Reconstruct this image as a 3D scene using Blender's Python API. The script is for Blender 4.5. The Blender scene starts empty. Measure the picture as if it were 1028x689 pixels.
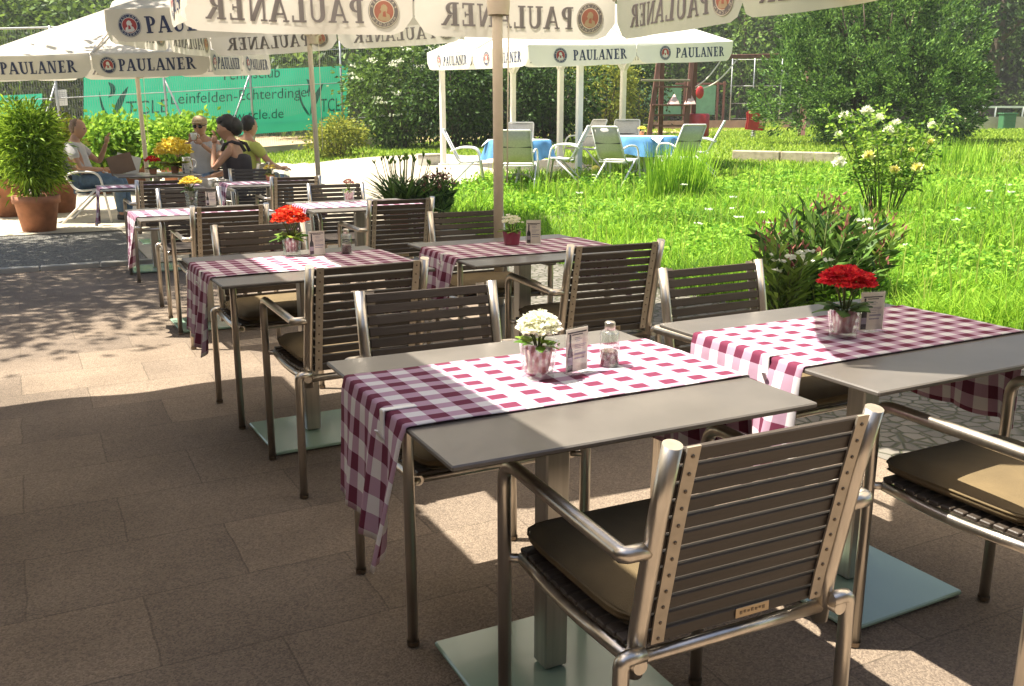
import bpy, bmesh, math, random
import numpy as np
from mathutils import Vector, Matrix, Euler, Quaternion

random.seed(7)
rng = np.random.default_rng(11)
R = math.radians
scene = bpy.context.scene
C = scene.collection

# ------------------------------------------------------------------ camera, sky, sun, exposure
CAM_H, PITCH, YAW, FPX = 1.334, R(13.275), R(27.459), 933.08
cam_d = bpy.data.cameras.new("camera")
cam = bpy.data.objects.new("camera", cam_d)
C.objects.link(cam)
cam.location = (0, 0, CAM_H)
cam.rotation_euler = (math.pi / 2 - PITCH, 0, -YAW)
cam_d.sensor_width = 36
cam_d.lens = FPX / 1028 * 36
cam_d.shift_y = -4.5 / 1028
cam_d.clip_start = 0.05
cam_d.clip_end = 600
scene.camera = cam

SUN_DIR = Vector((0.38, -0.22, -1.0)).normalized()
SUN_EL = math.asin(-SUN_DIR.z)
world = bpy.data.worlds.new("World")
scene.world = world
world.use_nodes = True
wn = world.node_tree
bg = wn.nodes["Background"]
sky = wn.nodes.new("ShaderNodeTexSky")
sky.sky_type = 'NISHITA'
sky.sun_disc = False
sky.sun_elevation = SUN_EL
sky.sun_rotation = math.atan2(-SUN_DIR.x, -SUN_DIR.y)
sky.dust_density = 2.5
sky.ozone_density = 0.6
wn.links.new(sky.outputs[0], bg.inputs[0])
bg.inputs[1].default_value = 0.07

sun_d = bpy.data.lights.new("sun", 'SUN')
sun_d.energy = 5.0
sun_d.angle = R(0.55)
sun_d.color = (1.0, 0.93, 0.80)
sun = bpy.data.objects.new("sun", sun_d)
C.objects.link(sun)
sun.rotation_euler = SUN_DIR.to_track_quat('-Z', 'Y').to_euler()
sun.location = (-4, 3, 12)

scene.view_settings.view_transform = 'Standard'
scene.view_settings.look = 'None'
scene.view_settings.exposure = 1.62
scene.view_settings.gamma = 1
scene.view_settings.use_curve_mapping = False
scene.render.engine = 'CYCLES'
scene.cycles.max_bounces = 8
scene.cycles.transparent_max_bounces = 12
scene.cycles.caustics_reflective = False
scene.cycles.caustics_refractive = False
scene.cycles.use_denoising = True

# survey helpers: the photograph's pixels turned once into places on the ground
_F = Vector((math.sin(YAW) * math.cos(PITCH), math.cos(YAW) * math.cos(PITCH), -math.sin(PITCH)))
_R = Vector((math.cos(YAW), -math.sin(YAW), 0))
_U = _R.cross(_F)

def sstep(a, b, t):
    t = min(1, max(0, (t - a) / (b - a)))
    return t * t * (3 - 2 * t)

def ground(x, y):
    z = .033 * max(0, x - 4) + .028 * min(9.5, max(0, y - 9)) * sstep(4, 8, x)
    return min(z, .55 + .45 * (1 - math.exp(-max(0, z - .55) / .45))) if z > .55 else z

def ray(px, py):
    return _F + _R * ((px - 514) / FPX) - _U * ((py - 340) / FPX)

def at(px, py, d):
    return Vector((0, 0, CAM_H)) + ray(px, py) * d

def gp(px, py):
    d = ray(px, py)
    t = 1.5
    while t < 160:
        P = Vector((0, 0, CAM_H)) + d * t
        if P.z <= ground(P.x, P.y):
            return P
        t += .02
    return Vector((0, 0, CAM_H)) + d * 60

# ------------------------------------------------------------------ materials
def hexless(c):
    return (c[0], c[1], c[2], 1)

def mat(name, col, rough=.6, metal=0, var=.12, scale=8, bump=0, bscale=60, col2=None, trans=0, spec=.5, coat=0, stretch=None, amt=1.0):
    m = bpy.data.materials.new(name)
    m.use_nodes = True
    nt = m.node_tree
    p = nt.nodes["Principled BSDF"]
    p.inputs["Roughness"].default_value = rough
    p.inputs["Metallic"].default_value = metal
    p.inputs["Specular IOR Level"].default_value = spec
    p.inputs["Coat Weight"].default_value = coat
    tc = nt.nodes.new("ShaderNodeTexCoord")
    mp = nt.nodes.new("ShaderNodeMapping")
    nt.links.new(tc.outputs["Object"], mp.inputs[0])
    if stretch:
        mp.inputs["Scale"].default_value = stretch
    n = nt.nodes.new("ShaderNodeTexNoise")
    n.inputs["Scale"].default_value = scale
    n.inputs["Detail"].default_value = 5
    nt.links.new(mp.outputs[0], n.inputs["Vector"])
    mx = nt.nodes.new("ShaderNodeMix")
    mx.data_type = 'RGBA'
    if col2 is None:
        mx.inputs[6].default_value = hexless([c * (1 - var) for c in col])
        mx.inputs[7].default_value = hexless([min(1, c * (1 + var)) for c in col])
    else:
        mx.inputs[6].default_value = hexless(col)
        mx.inputs[7].default_value = hexless(col2)
    mr = nt.nodes.new("ShaderNodeMapRange")
    mr.inputs[1].default_value = .3
    mr.inputs[2].default_value = .7
    nt.links.new(n.outputs[0], mr.inputs[0])
    nt.links.new(mr.outputs[0], mx.inputs[0])
    nt.links.new(mx.outputs[2], p.inputs["Base Color"])
    if bump:
        n2 = nt.nodes.new("ShaderNodeTexNoise")
        n2.inputs["Scale"].default_value = bscale
        n2.inputs["Detail"].default_value = 4
        nt.links.new(mp.outputs[0], n2.inputs["Vector"])
        b = nt.nodes.new("ShaderNodeBump")
        b.inputs["Strength"].default_value = bump
        b.inputs["Distance"].default_value = .01
        nt.links.new(n2.outputs[0], b.inputs["Height"])
        nt.links.new(b.outputs[0], p.inputs["Normal"])
    if trans:
        tr = nt.nodes.new("ShaderNodeBsdfTranslucent")
        nt.links.new(mx.outputs[2], tr.inputs[0])
        ms = nt.nodes.new("ShaderNodeMixShader")
        ms.inputs[0].default_value = trans
        out = nt.nodes["Material Output"]
        nt.links.new(p.outputs[0], ms.inputs[1])
        nt.links.new(tr.outputs[0], ms.inputs[2])
        nt.links.new(ms.outputs[0], out.inputs[0])
    return m

def leafmat(name, dark, light, trans=.35, rough=.5, pos=(.15, .9)):
    m = bpy.data.materials.new(name)
    m.use_nodes = True
    nt = m.node_tree
    p = nt.nodes["Principled BSDF"]
    p.inputs["Roughness"].default_value = rough
    p.inputs["Specular IOR Level"].default_value = .16
    g = nt.nodes.new("ShaderNodeNewGeometry")
    rp = nt.nodes.new("ShaderNodeValToRGB")
    rp.color_ramp.elements[0].color = hexless(dark)
    rp.color_ramp.elements[1].color = hexless(light)
    rp.color_ramp.elements[0].position = pos[0]
    rp.color_ramp.elements[1].position = pos[1]
    nt.links.new(g.outputs["Random Per Island"], rp.inputs[0])
    nt.links.new(rp.outputs[0], p.inputs["Base Color"])
    tr = nt.nodes.new("ShaderNodeBsdfTranslucent")
    hs = nt.nodes.new("ShaderNodeHueSaturation")
    hs.inputs["Hue"].default_value = .485
    hs.inputs["Value"].default_value = 1.35
    nt.links.new(rp.outputs[0], hs.inputs["Color"])
    nt.links.new(hs.outputs[0], tr.inputs[0])
    ms = nt.nodes.new("ShaderNodeMixShader")
    ms.inputs[0].default_value = trans
    nt.links.new(p.outputs[0], ms.inputs[1])
    nt.links.new(tr.outputs[0], ms.inputs[2])
    nt.links.new(ms.outputs[0], nt.nodes["Material Output"].inputs[0])
    return m

def glassmat(name, tint=(.95, .97, .95), gl=.12):
    m = bpy.data.materials.new(name)
    m.use_nodes = True
    nt = m.node_tree
    for n in list(nt.nodes):
        if n.type == 'BSDF_PRINCIPLED':
            nt.nodes.remove(n)
    t = nt.nodes.new("ShaderNodeBsdfTransparent")
    t.inputs[0].default_value = hexless(tint)
    gls = nt.nodes.new("ShaderNodeBsdfGlossy")
    gls.inputs["Roughness"].default_value = .03
    lw = nt.nodes.new("ShaderNodeLayerWeight")
    lw.inputs[0].default_value = .5
    pw = nt.nodes.new("ShaderNodeMath")
    pw.operation = 'POWER'
    pw.inputs[1].default_value = 3.5
    nt.links.new(lw.outputs["Facing"], pw.inputs[0])
    ad = nt.nodes.new("ShaderNodeMath")
    ad.operation = 'MULTIPLY_ADD'
    ad.inputs[1].default_value = .6
    ad.inputs[2].default_value = gl * .3
    nt.links.new(pw.outputs[0], ad.inputs[0])
    ms = nt.nodes.new("ShaderNodeMixShader")
    nt.links.new(ad.outputs[0], ms.inputs[0])
    nt.links.new(t.outputs[0], ms.inputs[1])
    nt.links.new(gls.outputs[0], ms.inputs[2])
    nt.links.new(ms.outputs[0], nt.nodes["Material Output"].inputs[0])
    return m

def ginghammat():
    m = bpy.data.materials.new("gingham_cloth")
    m.use_nodes = True
    nt = m.node_tree
    L = nt.links
    p = nt.nodes["Principled BSDF"]
    p.inputs["Roughness"].default_value = .85
    p.inputs["Specular IOR Level"].default_value = .2
    uv = nt.nodes.new("ShaderNodeUVMap")
    uv.uv_map = "UVMap"
    sp = nt.nodes.new("ShaderNodeSeparateXYZ")
    L.new(uv.outputs[0], sp.inputs[0])
    s = []
    for k in (0, 1):
        a = nt.nodes.new("ShaderNodeMath"); a.operation = 'MULTIPLY'; a.inputs[1].default_value = (1 / .080, 1 / .0625)[k]
        L.new(sp.outputs[k], a.inputs[0])
        f = nt.nodes.new("ShaderNodeMath"); f.operation = 'FRACT'
        L.new(a.outputs[0], f.inputs[0])
        l = nt.nodes.new("ShaderNodeMath"); l.operation = 'LESS_THAN'; l.inputs[1].default_value = .5
        L.new(f.outputs[0], l.inputs[0])
        s.append(l)
    ad = nt.nodes.new("ShaderNodeMath"); ad.operation = 'ADD'
    L.new(s[0].outputs[0], ad.inputs[0]); L.new(s[1].outputs[0], ad.inputs[1])
    dv = nt.nodes.new("ShaderNodeMath"); dv.operation = 'MULTIPLY'; dv.inputs[1].default_value = .5
    L.new(ad.outputs[0], dv.inputs[0])
    rp = nt.nodes.new("ShaderNodeValToRGB")
    rp.color_ramp.interpolation = 'CONSTANT'
    e = rp.color_ramp.elements
    e[0].position = 0; e[0].color = (.84, .81, .82, 1)
    e[1].position = .25; e[1].color = (.54, .35, .46, 1)
    e2 = e.new(.75); e2.color = (.185, .035, .075, 1)
    L.new(dv.outputs[0], rp.inputs[0])
    # woven thread noise
    tc = nt.nodes.new("ShaderNodeTexNoise"); tc.inputs["Scale"].default_value = 900
    L.new(uv.outputs[0], tc.inputs["Vector"])
    mx = nt.nodes.new("ShaderNodeMix"); mx.data_type = 'RGBA'; mx.blend_type = 'MULTIPLY'; mx.inputs[0].default_value = .25
    L.new(rp.outputs[0], mx.inputs[6]); L.new(tc.outputs[0], mx.inputs[7])
    L.new(mx.outputs[2], p.inputs["Base Color"])
    n2 = nt.nodes.new("ShaderNodeTexNoise"); n2.inputs["Scale"].default_value = 14
    L.new(uv.outputs[0], n2.inputs["Vector"])
    b = nt.nodes.new("ShaderNodeBump"); b.inputs["Strength"].default_value = .25; b.inputs["Distance"].default_value = .01
    L.new(n2.outputs[0], b.inputs["Height"]); L.new(b.outputs[0], p.inputs["Normal"])
    tr = nt.nodes.new("ShaderNodeBsdfTranslucent"); L.new(mx.outputs[2], tr.inputs[0])
    ms = nt.nodes.new("ShaderNodeMixShader"); ms.inputs[0].default_value = .2
    L.new(p.outputs[0], ms.inputs[1]); L.new(tr.outputs[0], ms.inputs[2])
    L.new(ms.outputs[0], nt.nodes["Material Output"].inputs[0])
    return m

def slabmat():
    m = bpy.data.materials.new("aggregate_slabs")
    m.use_nodes = True
    nt = m.node_tree; L = nt.links
    p = nt.nodes["Principled BSDF"]
    p.inputs["Roughness"].default_value = .85
    p.inputs["Specular IOR Level"].default_value = .25
    tc = nt.nodes.new("ShaderNodeTexCoord")
    mp = nt.nodes.new("ShaderNodeMapping")
    mp.inputs["Location"].default_value = (.11, .15, 0)
    L.new(tc.outputs["Object"], mp.inputs[0])
    # wobble so the joints are not ruler-straight
    nz = nt.nodes.new("ShaderNodeTexNoise"); nz.inputs["Scale"].default_value = 7; nz.inputs["Detail"].default_value = 6
    L.new(tc.outputs["Object"], nz.inputs["Vector"])
    va = nt.nodes.new("ShaderNodeVectorMath"); va.operation = 'MULTIPLY_ADD'
    va.inputs[1].default_value = (.02, .02, 0)
    L.new(nz.outputs[1], va.inputs[0]); L.new(mp.outputs[0], va.inputs[2])
    br = nt.nodes.new("ShaderNodeTexBrick")
    br.inputs["Scale"].default_value = 1
    br.inputs["Brick Width"].default_value = .60
    br.inputs["Row Height"].default_value = .40
    br.inputs["Mortar Size"].default_value = .0036
    br.inputs["Mortar Smooth"].default_value = .4
    br.inputs["Color1"].default_value = (.172, .142, .117, 1)
    br.inputs["Color2"].default_value = (.238, .194, .154, 1)
    br.inputs["Mortar"].default_value = (.140, .116, .092, 1)
    L.new(va.outputs[0], br.inputs["Vector"])
    vo = nt.nodes.new("ShaderNodeTexVoronoi"); vo.inputs["Scale"].default_value = 210
    L.new(tc.outputs["Object"], vo.inputs["Vector"])
    hs = nt.nodes.new("ShaderNodeSeparateColor"); L.new(vo.outputs["Color"], hs.inputs[0])
    rp = nt.nodes.new("ShaderNodeValToRGB")
    rp.color_ramp.elements[0].color = (.50, .46, .44, 1)
    rp.color_ramp.elements[1].color = (1.35, 1.30, 1.2, 1)
    L.new(hs.outputs[0], rp.inputs[0])
    mx = nt.nodes.new("ShaderNodeMix"); mx.data_type = 'RGBA'; mx.blend_type = 'MULTIPLY'; mx.inputs[0].default_value = .68
    L.new(br.outputs[0], mx.inputs[6]); L.new(rp.outputs[0], mx.inputs[7])
    st = nt.nodes.new("ShaderNodeTexNoise"); st.inputs["Scale"].default_value = 1.7; st.inputs["Detail"].default_value = 8
    L.new(tc.outputs["Object"], st.inputs["Vector"])
    rs = nt.nodes.new("ShaderNodeValToRGB")
    rs.color_ramp.elements[0].position = .3; rs.color_ramp.elements[0].color = (.72, .70, .68, 1)
    rs.color_ramp.elements[1].position = .7; rs.color_ramp.elements[1].color = (1.1, 1.08, 1.05, 1)
    L.new(st.outputs[0], rs.inputs[0])
    m2 = nt.nodes.new("ShaderNodeMix"); m2.data_type = 'RGBA'; m2.blend_type = 'MULTIPLY'; m2.inputs[0].default_value = 1
    L.new(mx.outputs[2], m2.inputs[6]); L.new(rs.outputs[0], m2.inputs[7])
    L.new(m2.outputs[2], p.inputs["Base Color"])
    b = nt.nodes.new("ShaderNodeBump"); b.inputs["Strength"].default_value = .55; b.inputs["Distance"].default_value = .004
    L.new(vo.outputs["Distance"], b.inputs["Height"]); b.invert = True
    L.new(b.outputs[0], p.inputs["Normal"])
    return m

def cobblemat(name, c1, c2, joint, sc=9, rnd=.8):
    m = bpy.data.materials.new(name)
    m.use_nodes = True
    nt = m.node_tree; L = nt.links
    p = nt.nodes["Principled BSDF"]; p.inputs["Roughness"].default_value = .85
    tc = nt.nodes.new("ShaderNodeTexCoord")
    v = nt.nodes.new("ShaderNodeTexVoronoi"); v.feature = 'DISTANCE_TO_EDGE'
    v.inputs["Scale"].default_value = sc; v.inputs["Randomness"].default_value = rnd
    v2 = nt.nodes.new("ShaderNodeTexVoronoi")
    v2.inputs["Scale"].default_value = sc; v2.inputs["Randomness"].default_value = rnd
    L.new(tc.outputs["Object"], v.inputs["Vector"]); L.new(tc.outputs["Object"], v2.inputs["Vector"])
    sc_ = nt.nodes.new("ShaderNodeSeparateColor"); L.new(v2.outputs["Color"], sc_.inputs[0])
    mx = nt.nodes.new("ShaderNodeMix"); mx.data_type = 'RGBA'
    mx.inputs[6].default_value = hexless(c1); mx.inputs[7].default_value = hexless(c2)
    L.new(sc_.outputs[0], mx.inputs[0])
    rp = nt.nodes.new("ShaderNodeMapRange"); rp.inputs[1].default_value = .02; rp.inputs[2].default_value = .09
    L.new(v.outputs[0], rp.inputs[0])
    m2 = nt.nodes.new("ShaderNodeMix"); m2.data_type = 'RGBA'
    m2.inputs[6].default_value = hexless(joint)
    L.new(rp.outputs[0], m2.inputs[0]); L.new(mx.outputs[2], m2.inputs[7])
    L.new(m2.outputs[2], p.inputs["Base Color"])
    b = nt.nodes.new("ShaderNodeBump"); b.inputs["Strength"].default_value = .7; b.inputs["Distance"].default_value = .02
    L.new(rp.outputs[0], b.inputs["Height"]); L.new(b.outputs[0], p.inputs["Normal"])
    return m

M = {}
M['slab'] = slabmat()
M['cobble'] = cobblemat("grey_cobbles", (.105, .095, .080), (.165, .15, .125), (.06, .062, .032), 13)
M['gravel'] = cobblemat("dark_gravel", (.10, .095, .085), (.22, .21, .18), (.05, .045, .04), 38, 1)
M['path'] = mat("pale_path_paving", (.40, .35, .26), .85, var=.12, scale=2.2, bump=.3, bscale=90)
M['soil'] = mat("meadow_soil", (.10, .13, .03), .9, col2=(.16, .21, .04), scale=1.1, bump=.5, bscale=30)
M['clay'] = mat("court_clay", (.42, .30, .17), .9, var=.1, scale=1.5)
M['top'] = mat("grey_laminate_top", (.100, .089, .077), .38, var=.18, scale=7, bump=.03, bscale=220, spec=.6, coat=.05)
M['steel'] = mat("brushed_stainless_steel", (.60, .55, .48), .30, 1, var=.10, scale=60, stretch=(1, 1, .05), bump=.04, bscale=200)
M['steel_d'] = mat("brushed_steel_column", (.46, .44, .40), .36, 1, var=.12, scale=80, stretch=(1, 1, .03))
M['plate'] = mat("frosted_base_plate", (.31, .45, .34), .20, .0, var=.08, scale=3, spec=.6, coat=.15)
M['slat'] = mat("dark_brown_slat", (.050, .038, .029), .48, var=.22, scale=26, stretch=(.08, 1, 1), bump=.08, bscale=160)
M['strip'] = mat("bronze_strip", (.46, .40, .32), .45, .7, var=.12, scale=30)
M['screw'] = mat("screw_heads", (.20, .16, .12), .4, 1)
M['cushion'] = mat("olive_brown_fabric", (.125, .088, .040), .9, var=.15, scale=12, bump=.25, bscale=500)
M['plate_name'] = mat("engraved_plate", (.42, .33, .22), .35, .9)
M['gingham'] = ginghammat()
M['white_plastic'] = mat("white_plastic", (.72, .72, .70), .4, var=.04)
M['glass'] = glassmat("clear_glass", (.93, .96, .94), .35)
M['acrylic'] = glassmat("acrylic_sheet", (.97, .97, .97), .08)
M['terracotta'] = mat("terracotta", (.40, .17, .09), .8, var=.2, scale=9, bump=.2, bscale=50)
M['pinkpot'] = mat("pinkish_clay_pot", (.30, .13, .10), .75, scale=70, stretch=(1, 1, .12), col2=(.62, .36, .30))
M['plumpot'] = mat("plum_pot", (.22, .03, .06), .35, var=.1)
M['pepper'] = mat("peppercorns", (.05, .035, .03), .7, col2=(.28, .16, .12), scale=260, bump=.6, bscale=260)
M['paper'] = mat("printed_paper", (.84, .81, .72), .6, var=.03, spec=.3, trans=.35)
M['ink'] = mat("black_ink", (.03, .03, .035), .5)
M['ink_l'] = mat("pale_grey_ink", (.38, .37, .42), .6)
M['fabric'] = mat("cream_umbrella_canvas", (.78, .72, .63), .9, var=.05, scale=3, trans=.52, bump=.12, bscale=9)
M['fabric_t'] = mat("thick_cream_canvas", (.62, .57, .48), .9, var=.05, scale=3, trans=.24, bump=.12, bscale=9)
M['fabric_w'] = mat("white_umbrella_canvas", (.80, .78, .70), .9, var=.04, scale=3, trans=.3, bump=.10, bscale=6)
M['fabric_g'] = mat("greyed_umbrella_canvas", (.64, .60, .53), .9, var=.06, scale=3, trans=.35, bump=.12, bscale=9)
M['navy'] = mat("navy_print", (.035, .045, .10), .7, var=.1)
M['navy_in'] = mat("print_showing_through", (.27, .25, .26), .9, var=.06, trans=.3)
M['red'] = mat("red_print", (.42, .06, .05), .7)
M['red_in'] = mat("red_showing_through", (.58, .24, .18), .9, trans=.3)
M['cream'] = mat("cream_print", (.75, .70, .58), .8)
M['gold_in'] = mat("pale_gold_showing_through", (.62, .50, .33), .9, trans=.3)
M['pole'] = mat("cream_lacquered_pole", (.60, .52, .42), .45, var=.06, scale=14)
M['pole_w'] = mat("white_lacquered_post", (.76, .74, .68), .45, var=.05, scale=6)
M['whitemetal'] = mat("white_tube", (.74, .73, .70), .4, var=.05)
M['meshgrey'] = mat("grey_sling_fabric", (.52, .50, .47), .85, var=.1, scale=40, bump=.1, bscale=400)
M['meshdark'] = mat("dark_sling_fabric", (.06, .06, .07), .8, var=.2, scale=40)
M['blue'] = mat("blue_tablecloth", (.07, .22, .42), .85, var=.2, scale=7)
M['whitecloth'] = mat("white_cloth", (.78, .77, .72), .85, var=.04)
M['banner'] = mat("green_banner_mesh", (.05, .62, .41), .7, var=.07, scale=.9, trans=.65)
M['banner_ink'] = mat("dark_banner_ink", (.012, .14, .11), .7, var=.1, trans=.5)
M['galv'] = mat("galvanised_post", (.36, .37, .36), .5, .5, var=.12, scale=10)
M['wood_red'] = mat("red_brown_timber", (.15, .065, .045), .75, var=.3, scale=14, stretch=(1, 1, .1))
M['wood_grey'] = mat("weathered_timber", (.36, .31, .22), .85, var=.25, scale=9, stretch=(.15, 1, 1), bump=.4, bscale=30)
M['redplastic'] = mat("red_plastic", (.45, .03, .03), .4)
M['concrete'] = mat("concrete", (.40, .38, .33), .85, var=.12, scale=6, bump=.2)
M['wallbrown'] = mat("court_wall", (.26, .19, .14), .9, var=.15, scale=3)
M['greenmesh'] = mat("green_windscreen", (.12, .30, .18), .8, var=.15, scale=4)
M['bark'] = mat("bark", (.10, .075, .05), .9, var=.35, scale=14, stretch=(1, 1, .2), bump=.6, bscale=25)
M['stem'] = mat("green_stem", (.09, .12, .03), .7, var=.25, scale=20)
M['l_dark'] = leafmat("dark_hedge_leaves", (.013, .034, .010), (.075, .145, .028), .25)
M['l_mid'] = leafmat("tree_leaves", (.025, .060, .012), (.15, .25, .045), .3)
M['l_conifer'] = leafmat("cypress_foliage", (.028, .080, .018), (.19, .33, .07), .2)
M['l_light'] = leafmat("bright_laurel_leaves", (.10, .22, .02), (.28, .45, .05), .4)
M['l_yellow'] = leafmat("yellow_green_leaves", (.10, .14, .02), (.32, .34, .05), .4)
M['l_rose'] = leafmat("rose_leaves", (.06, .15, .015), (.30, .45, .06), .35)
M['l_ole'] = leafmat("oleander_leaves", (.022, .058, .016), (.14, .26, .05), .25)
M['l_oleb'] = leafmat("light_oleander_leaves", (.06, .13, .02), (.24, .36, .06), .35)
M['l_grass'] = leafmat("grass_blades", (.10, .25, .012), (.37, .60, .06), .42, .6)
M['l_grass_d'] = leafmat("darker_grass_blades", (.045, .13, .012), (.20, .36, .05), .4, .6)
M['l_stalk'] = leafmat("pale_seed_stalks", (.18, .27, .04), (.46, .52, .12), .4, .6)
M['l_lawn'] = leafmat("lawn_blades", (.13, .24, .02), (.36, .50, .06), .4, .6)
M['l_herb'] = leafmat("herb_leaves", (.09, .24, .02), (.34, .58, .07), .4, .6)
M['l_pot'] = leafmat("potted_leaves", (.03, .08, .02), (.12, .24, .06), .3)
M['f_white'] = leafmat("white_petals", (.72, .74, .55), (.85, .84, .74), .3, .7)
M['f_red'] = leafmat("red_petals", (.45, .015, .015), (.75, .05, .03), .25, .6)
M['f_orange'] = leafmat("orange_red_petals", (.62, .06, .02), (.85, .18, .06), .25, .6)
M['f_yellow'] = leafmat("yellow_petals", (.78, .60, .05), (.88, .80, .22), .12, .6)
M['f_pale'] = leafmat("pale_yellow_petals", (.86, .78, .20), (.90, .86, .48), .08, .7)
M['f_pink'] = leafmat("dusky_pink_buds", (.16, .055, .045), (.40, .17, .13), .25, .6)
M['f_umbel'] = leafmat("white_umbels", (.65, .70, .55), (.8, .82, .7), .3, .7)
M['skin'] = mat("skin", (.46, .25, .16), .55, var=.08, scale=12)
M['hair'] = mat("black_hair", (.012, .010, .010), .5, var=.4, scale=60)
M['hair_g'] = mat("grey_brown_hair", (.20, .12, .08), .6, var=.3, scale=60)
M['shirt'] = mat("pale_shirt", (.48, .46, .46), .9, var=.08, scale=10, bump=.3, bscale=18)
M['shirt_y'] = mat("yellow_green_shirt", (.45, .48, .12), .9, var=.08, bump=.3, bscale=18)
M['tank'] = mat("dark_tank_top", (.035, .028, .035), .9, var=.2)
M['jeans'] = mat("blue_jeans", (.10, .16, .24), .9, var=.2, scale=20)
M['skirt'] = mat("pale_skirt", (.56, .52, .48), .9, var=.06, bump=.3, bscale=14)
M['shade_glass'] = mat("sunglasses", (.01, .01, .012), .1)
M['cap'] = mat("straw_cap", (.42, .30, .18), .8, var=.15, scale=60)
M['shoe'] = mat("dark_shoes", (.05, .045, .04), .6)

# ------------------------------------------------------------------ mesh building
class MB:
    def __init__(self):
        self.v, self.f, self.m, self.s = [], [], [], []

    def add(self, vs, fs, mi=0, smooth=False):
        o = len(self.v)
        self.v += [tuple(x) for x in vs]
        for f in fs:
            self.f.append([i + o for i in f]); self.m.append(mi); self.s.append(smooth)

    def box(self, c, size, ch=0, mi=0, rot=None, seg=1):
        bm = bmesh.new()
        bmesh.ops.create_cube(bm, size=1)
        for v in bm.verts:
            v.co = Vector((v.co.x * size[0], v.co.y * size[1], v.co.z * size[2]))
        if ch:
            bmesh.ops.bevel(bm, geom=bm.edges[:], offset=ch, segments=seg, affect='EDGES', profile=.5)
        mr = rot.to_matrix() if isinstance(rot, (Euler, Quaternion)) else (rot or Matrix.Identity(3))
        bm.verts.index_update()
        self.add([mr @ v.co + Vector(c) for v in bm.verts], [[v.index for v in f.verts] for f in bm.faces], mi, seg > 1)
        bm.free()

    def bar(self, a, b, w, t, mi=0, up=(0, 0, 1), ch=0):
        a, b = Vector(a), Vector(b)
        d = (b - a); L = d.length; d.normalize()
        u = Vector(up)
        s = d.cross(u)
        if s.length < 1e-4:
            s = d.cross(Vector((1, 0, 0)))
        s.normalize(); n = s.cross(d)
        m = Matrix((d, s, n)).transposed()
        self.box((a + b) / 2, (L, w, t), ch, mi, m)

    def tube(self, pts, r, n=10, mi=0, cap=True, closed=False, cap_mi=None):
        pts = [Vector(p) for p in pts]
        N = len(pts)
        rs = r if isinstance(r, (list, tuple)) else [r] * N
        T = []
        for i in range(N):
            if closed:
                t = pts[(i + 1) % N] - pts[i - 1]
            else:
                t = pts[min(i + 1, N - 1)] - pts[max(i - 1, 0)]
            T.append(t.normalized() if t.length > 1e-9 else Vector((0, 0, 1)))
        a = Vector((0, 0, 1)) if abs(T[0].z) < .9 else Vector((1, 0, 0))
        u = T[0].cross(a).normalized()
        vs = []
        for i in range(N):
            u = (u - T[i] * u.dot(T[i]))
            u.normalize()
            w = T[i].cross(u)
            for k in range(n):
                an = 2 * math.pi * k / n
                vs.append(pts[i] + (u * math.cos(an) + w * math.sin(an)) * rs[i])
        fs = []
        for i in range(N if closed else N - 1):
            j = (i + 1) % N
            for k in range(n):
                l = (k + 1) % n
                fs.append([i * n + k, i * n + l, j * n + l, j * n + k])
        self.add(vs, fs, mi, True)
        if cap and not closed:
            o = len(self.v) - len(vs)
            self.f.append([o + k for k in range(n)][::-1]); self.m.append(mi if cap_mi is None else cap_mi); self.s.append(False)
            self.f.append([o + (N - 1) * n + k for k in range(n)]); self.m.append(mi if cap_mi is None else cap_mi); self.s.append(False)

    def lathe(self, prof, c=(0, 0, 0), n=20, mi=0, flute=0, smooth=True):
        vs, fs = [], []
        for (r, z) in prof:
            for k in range(n):
                a = 2 * math.pi * k / n
                rr = r * (1 + flute * (1 if k % 2 else -1))
                vs.append((c[0] + rr * math.cos(a), c[1] + rr * math.sin(a), c[2] + z))
        for i in range(len(prof) - 1):
            for k in range(n):
                l = (k + 1) % n
                fs.append([i * n + k, i * n + l, (i + 1) * n + l, (i + 1) * n + k])
        self.add(vs, fs, mi, smooth)

    def ball(self, c, rad, seg=14, rings=9, mi=0, rot=None, fn=None):
        vs, fs = [], []
        mr = rot.to_matrix() if rot is not None else Matrix.Identity(3)
        rad = rad if isinstance(rad, (tuple, list)) else (rad,) * 3
        for i in range(rings + 1):
            th = math.pi * i / rings
            for k in range(seg):
                a = 2 * math.pi * k / seg
                d = Vector((math.sin(th) * math.cos(a), math.sin(th) * math.sin(a), math.cos(th)))
                s = fn(d) if fn else 1
                vs.append(mr @ Vector((d.x * rad[0] * s, d.y * rad[1] * s, d.z * rad[2] * s)) + Vector(c))
        for i in range(rings):
            for k in range(seg):
                l = (k + 1) % seg
                fs.append([i * seg + k, (i + 1) * seg + k, (i + 1) * seg + l, i * seg + l])
        self.add(vs, fs, mi, True)

    def poly(self, pts, mi=0):
        self.add(pts, [list(range(len(pts)))], mi)

    def build(self, name, mats, parent=None):
        me = bpy.data.meshes.new(name)
        me.from_pydata(self.v, [], self.f)
        mats = mats if isinstance(mats, (list, tuple)) else [mats]
        for m in mats:
            me.materials.append(m)
        me.polygons.foreach_set("material_index", self.m)
        me.polygons.foreach_set("use_smooth", self.s)
        me.update()
        return link(name, me, parent)

def link(name, me, parent=None):
    o = bpy.data.objects.new(name, me)
    C.objects.link(o)
    if parent is not None:
        o.parent = parent
    return o

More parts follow.
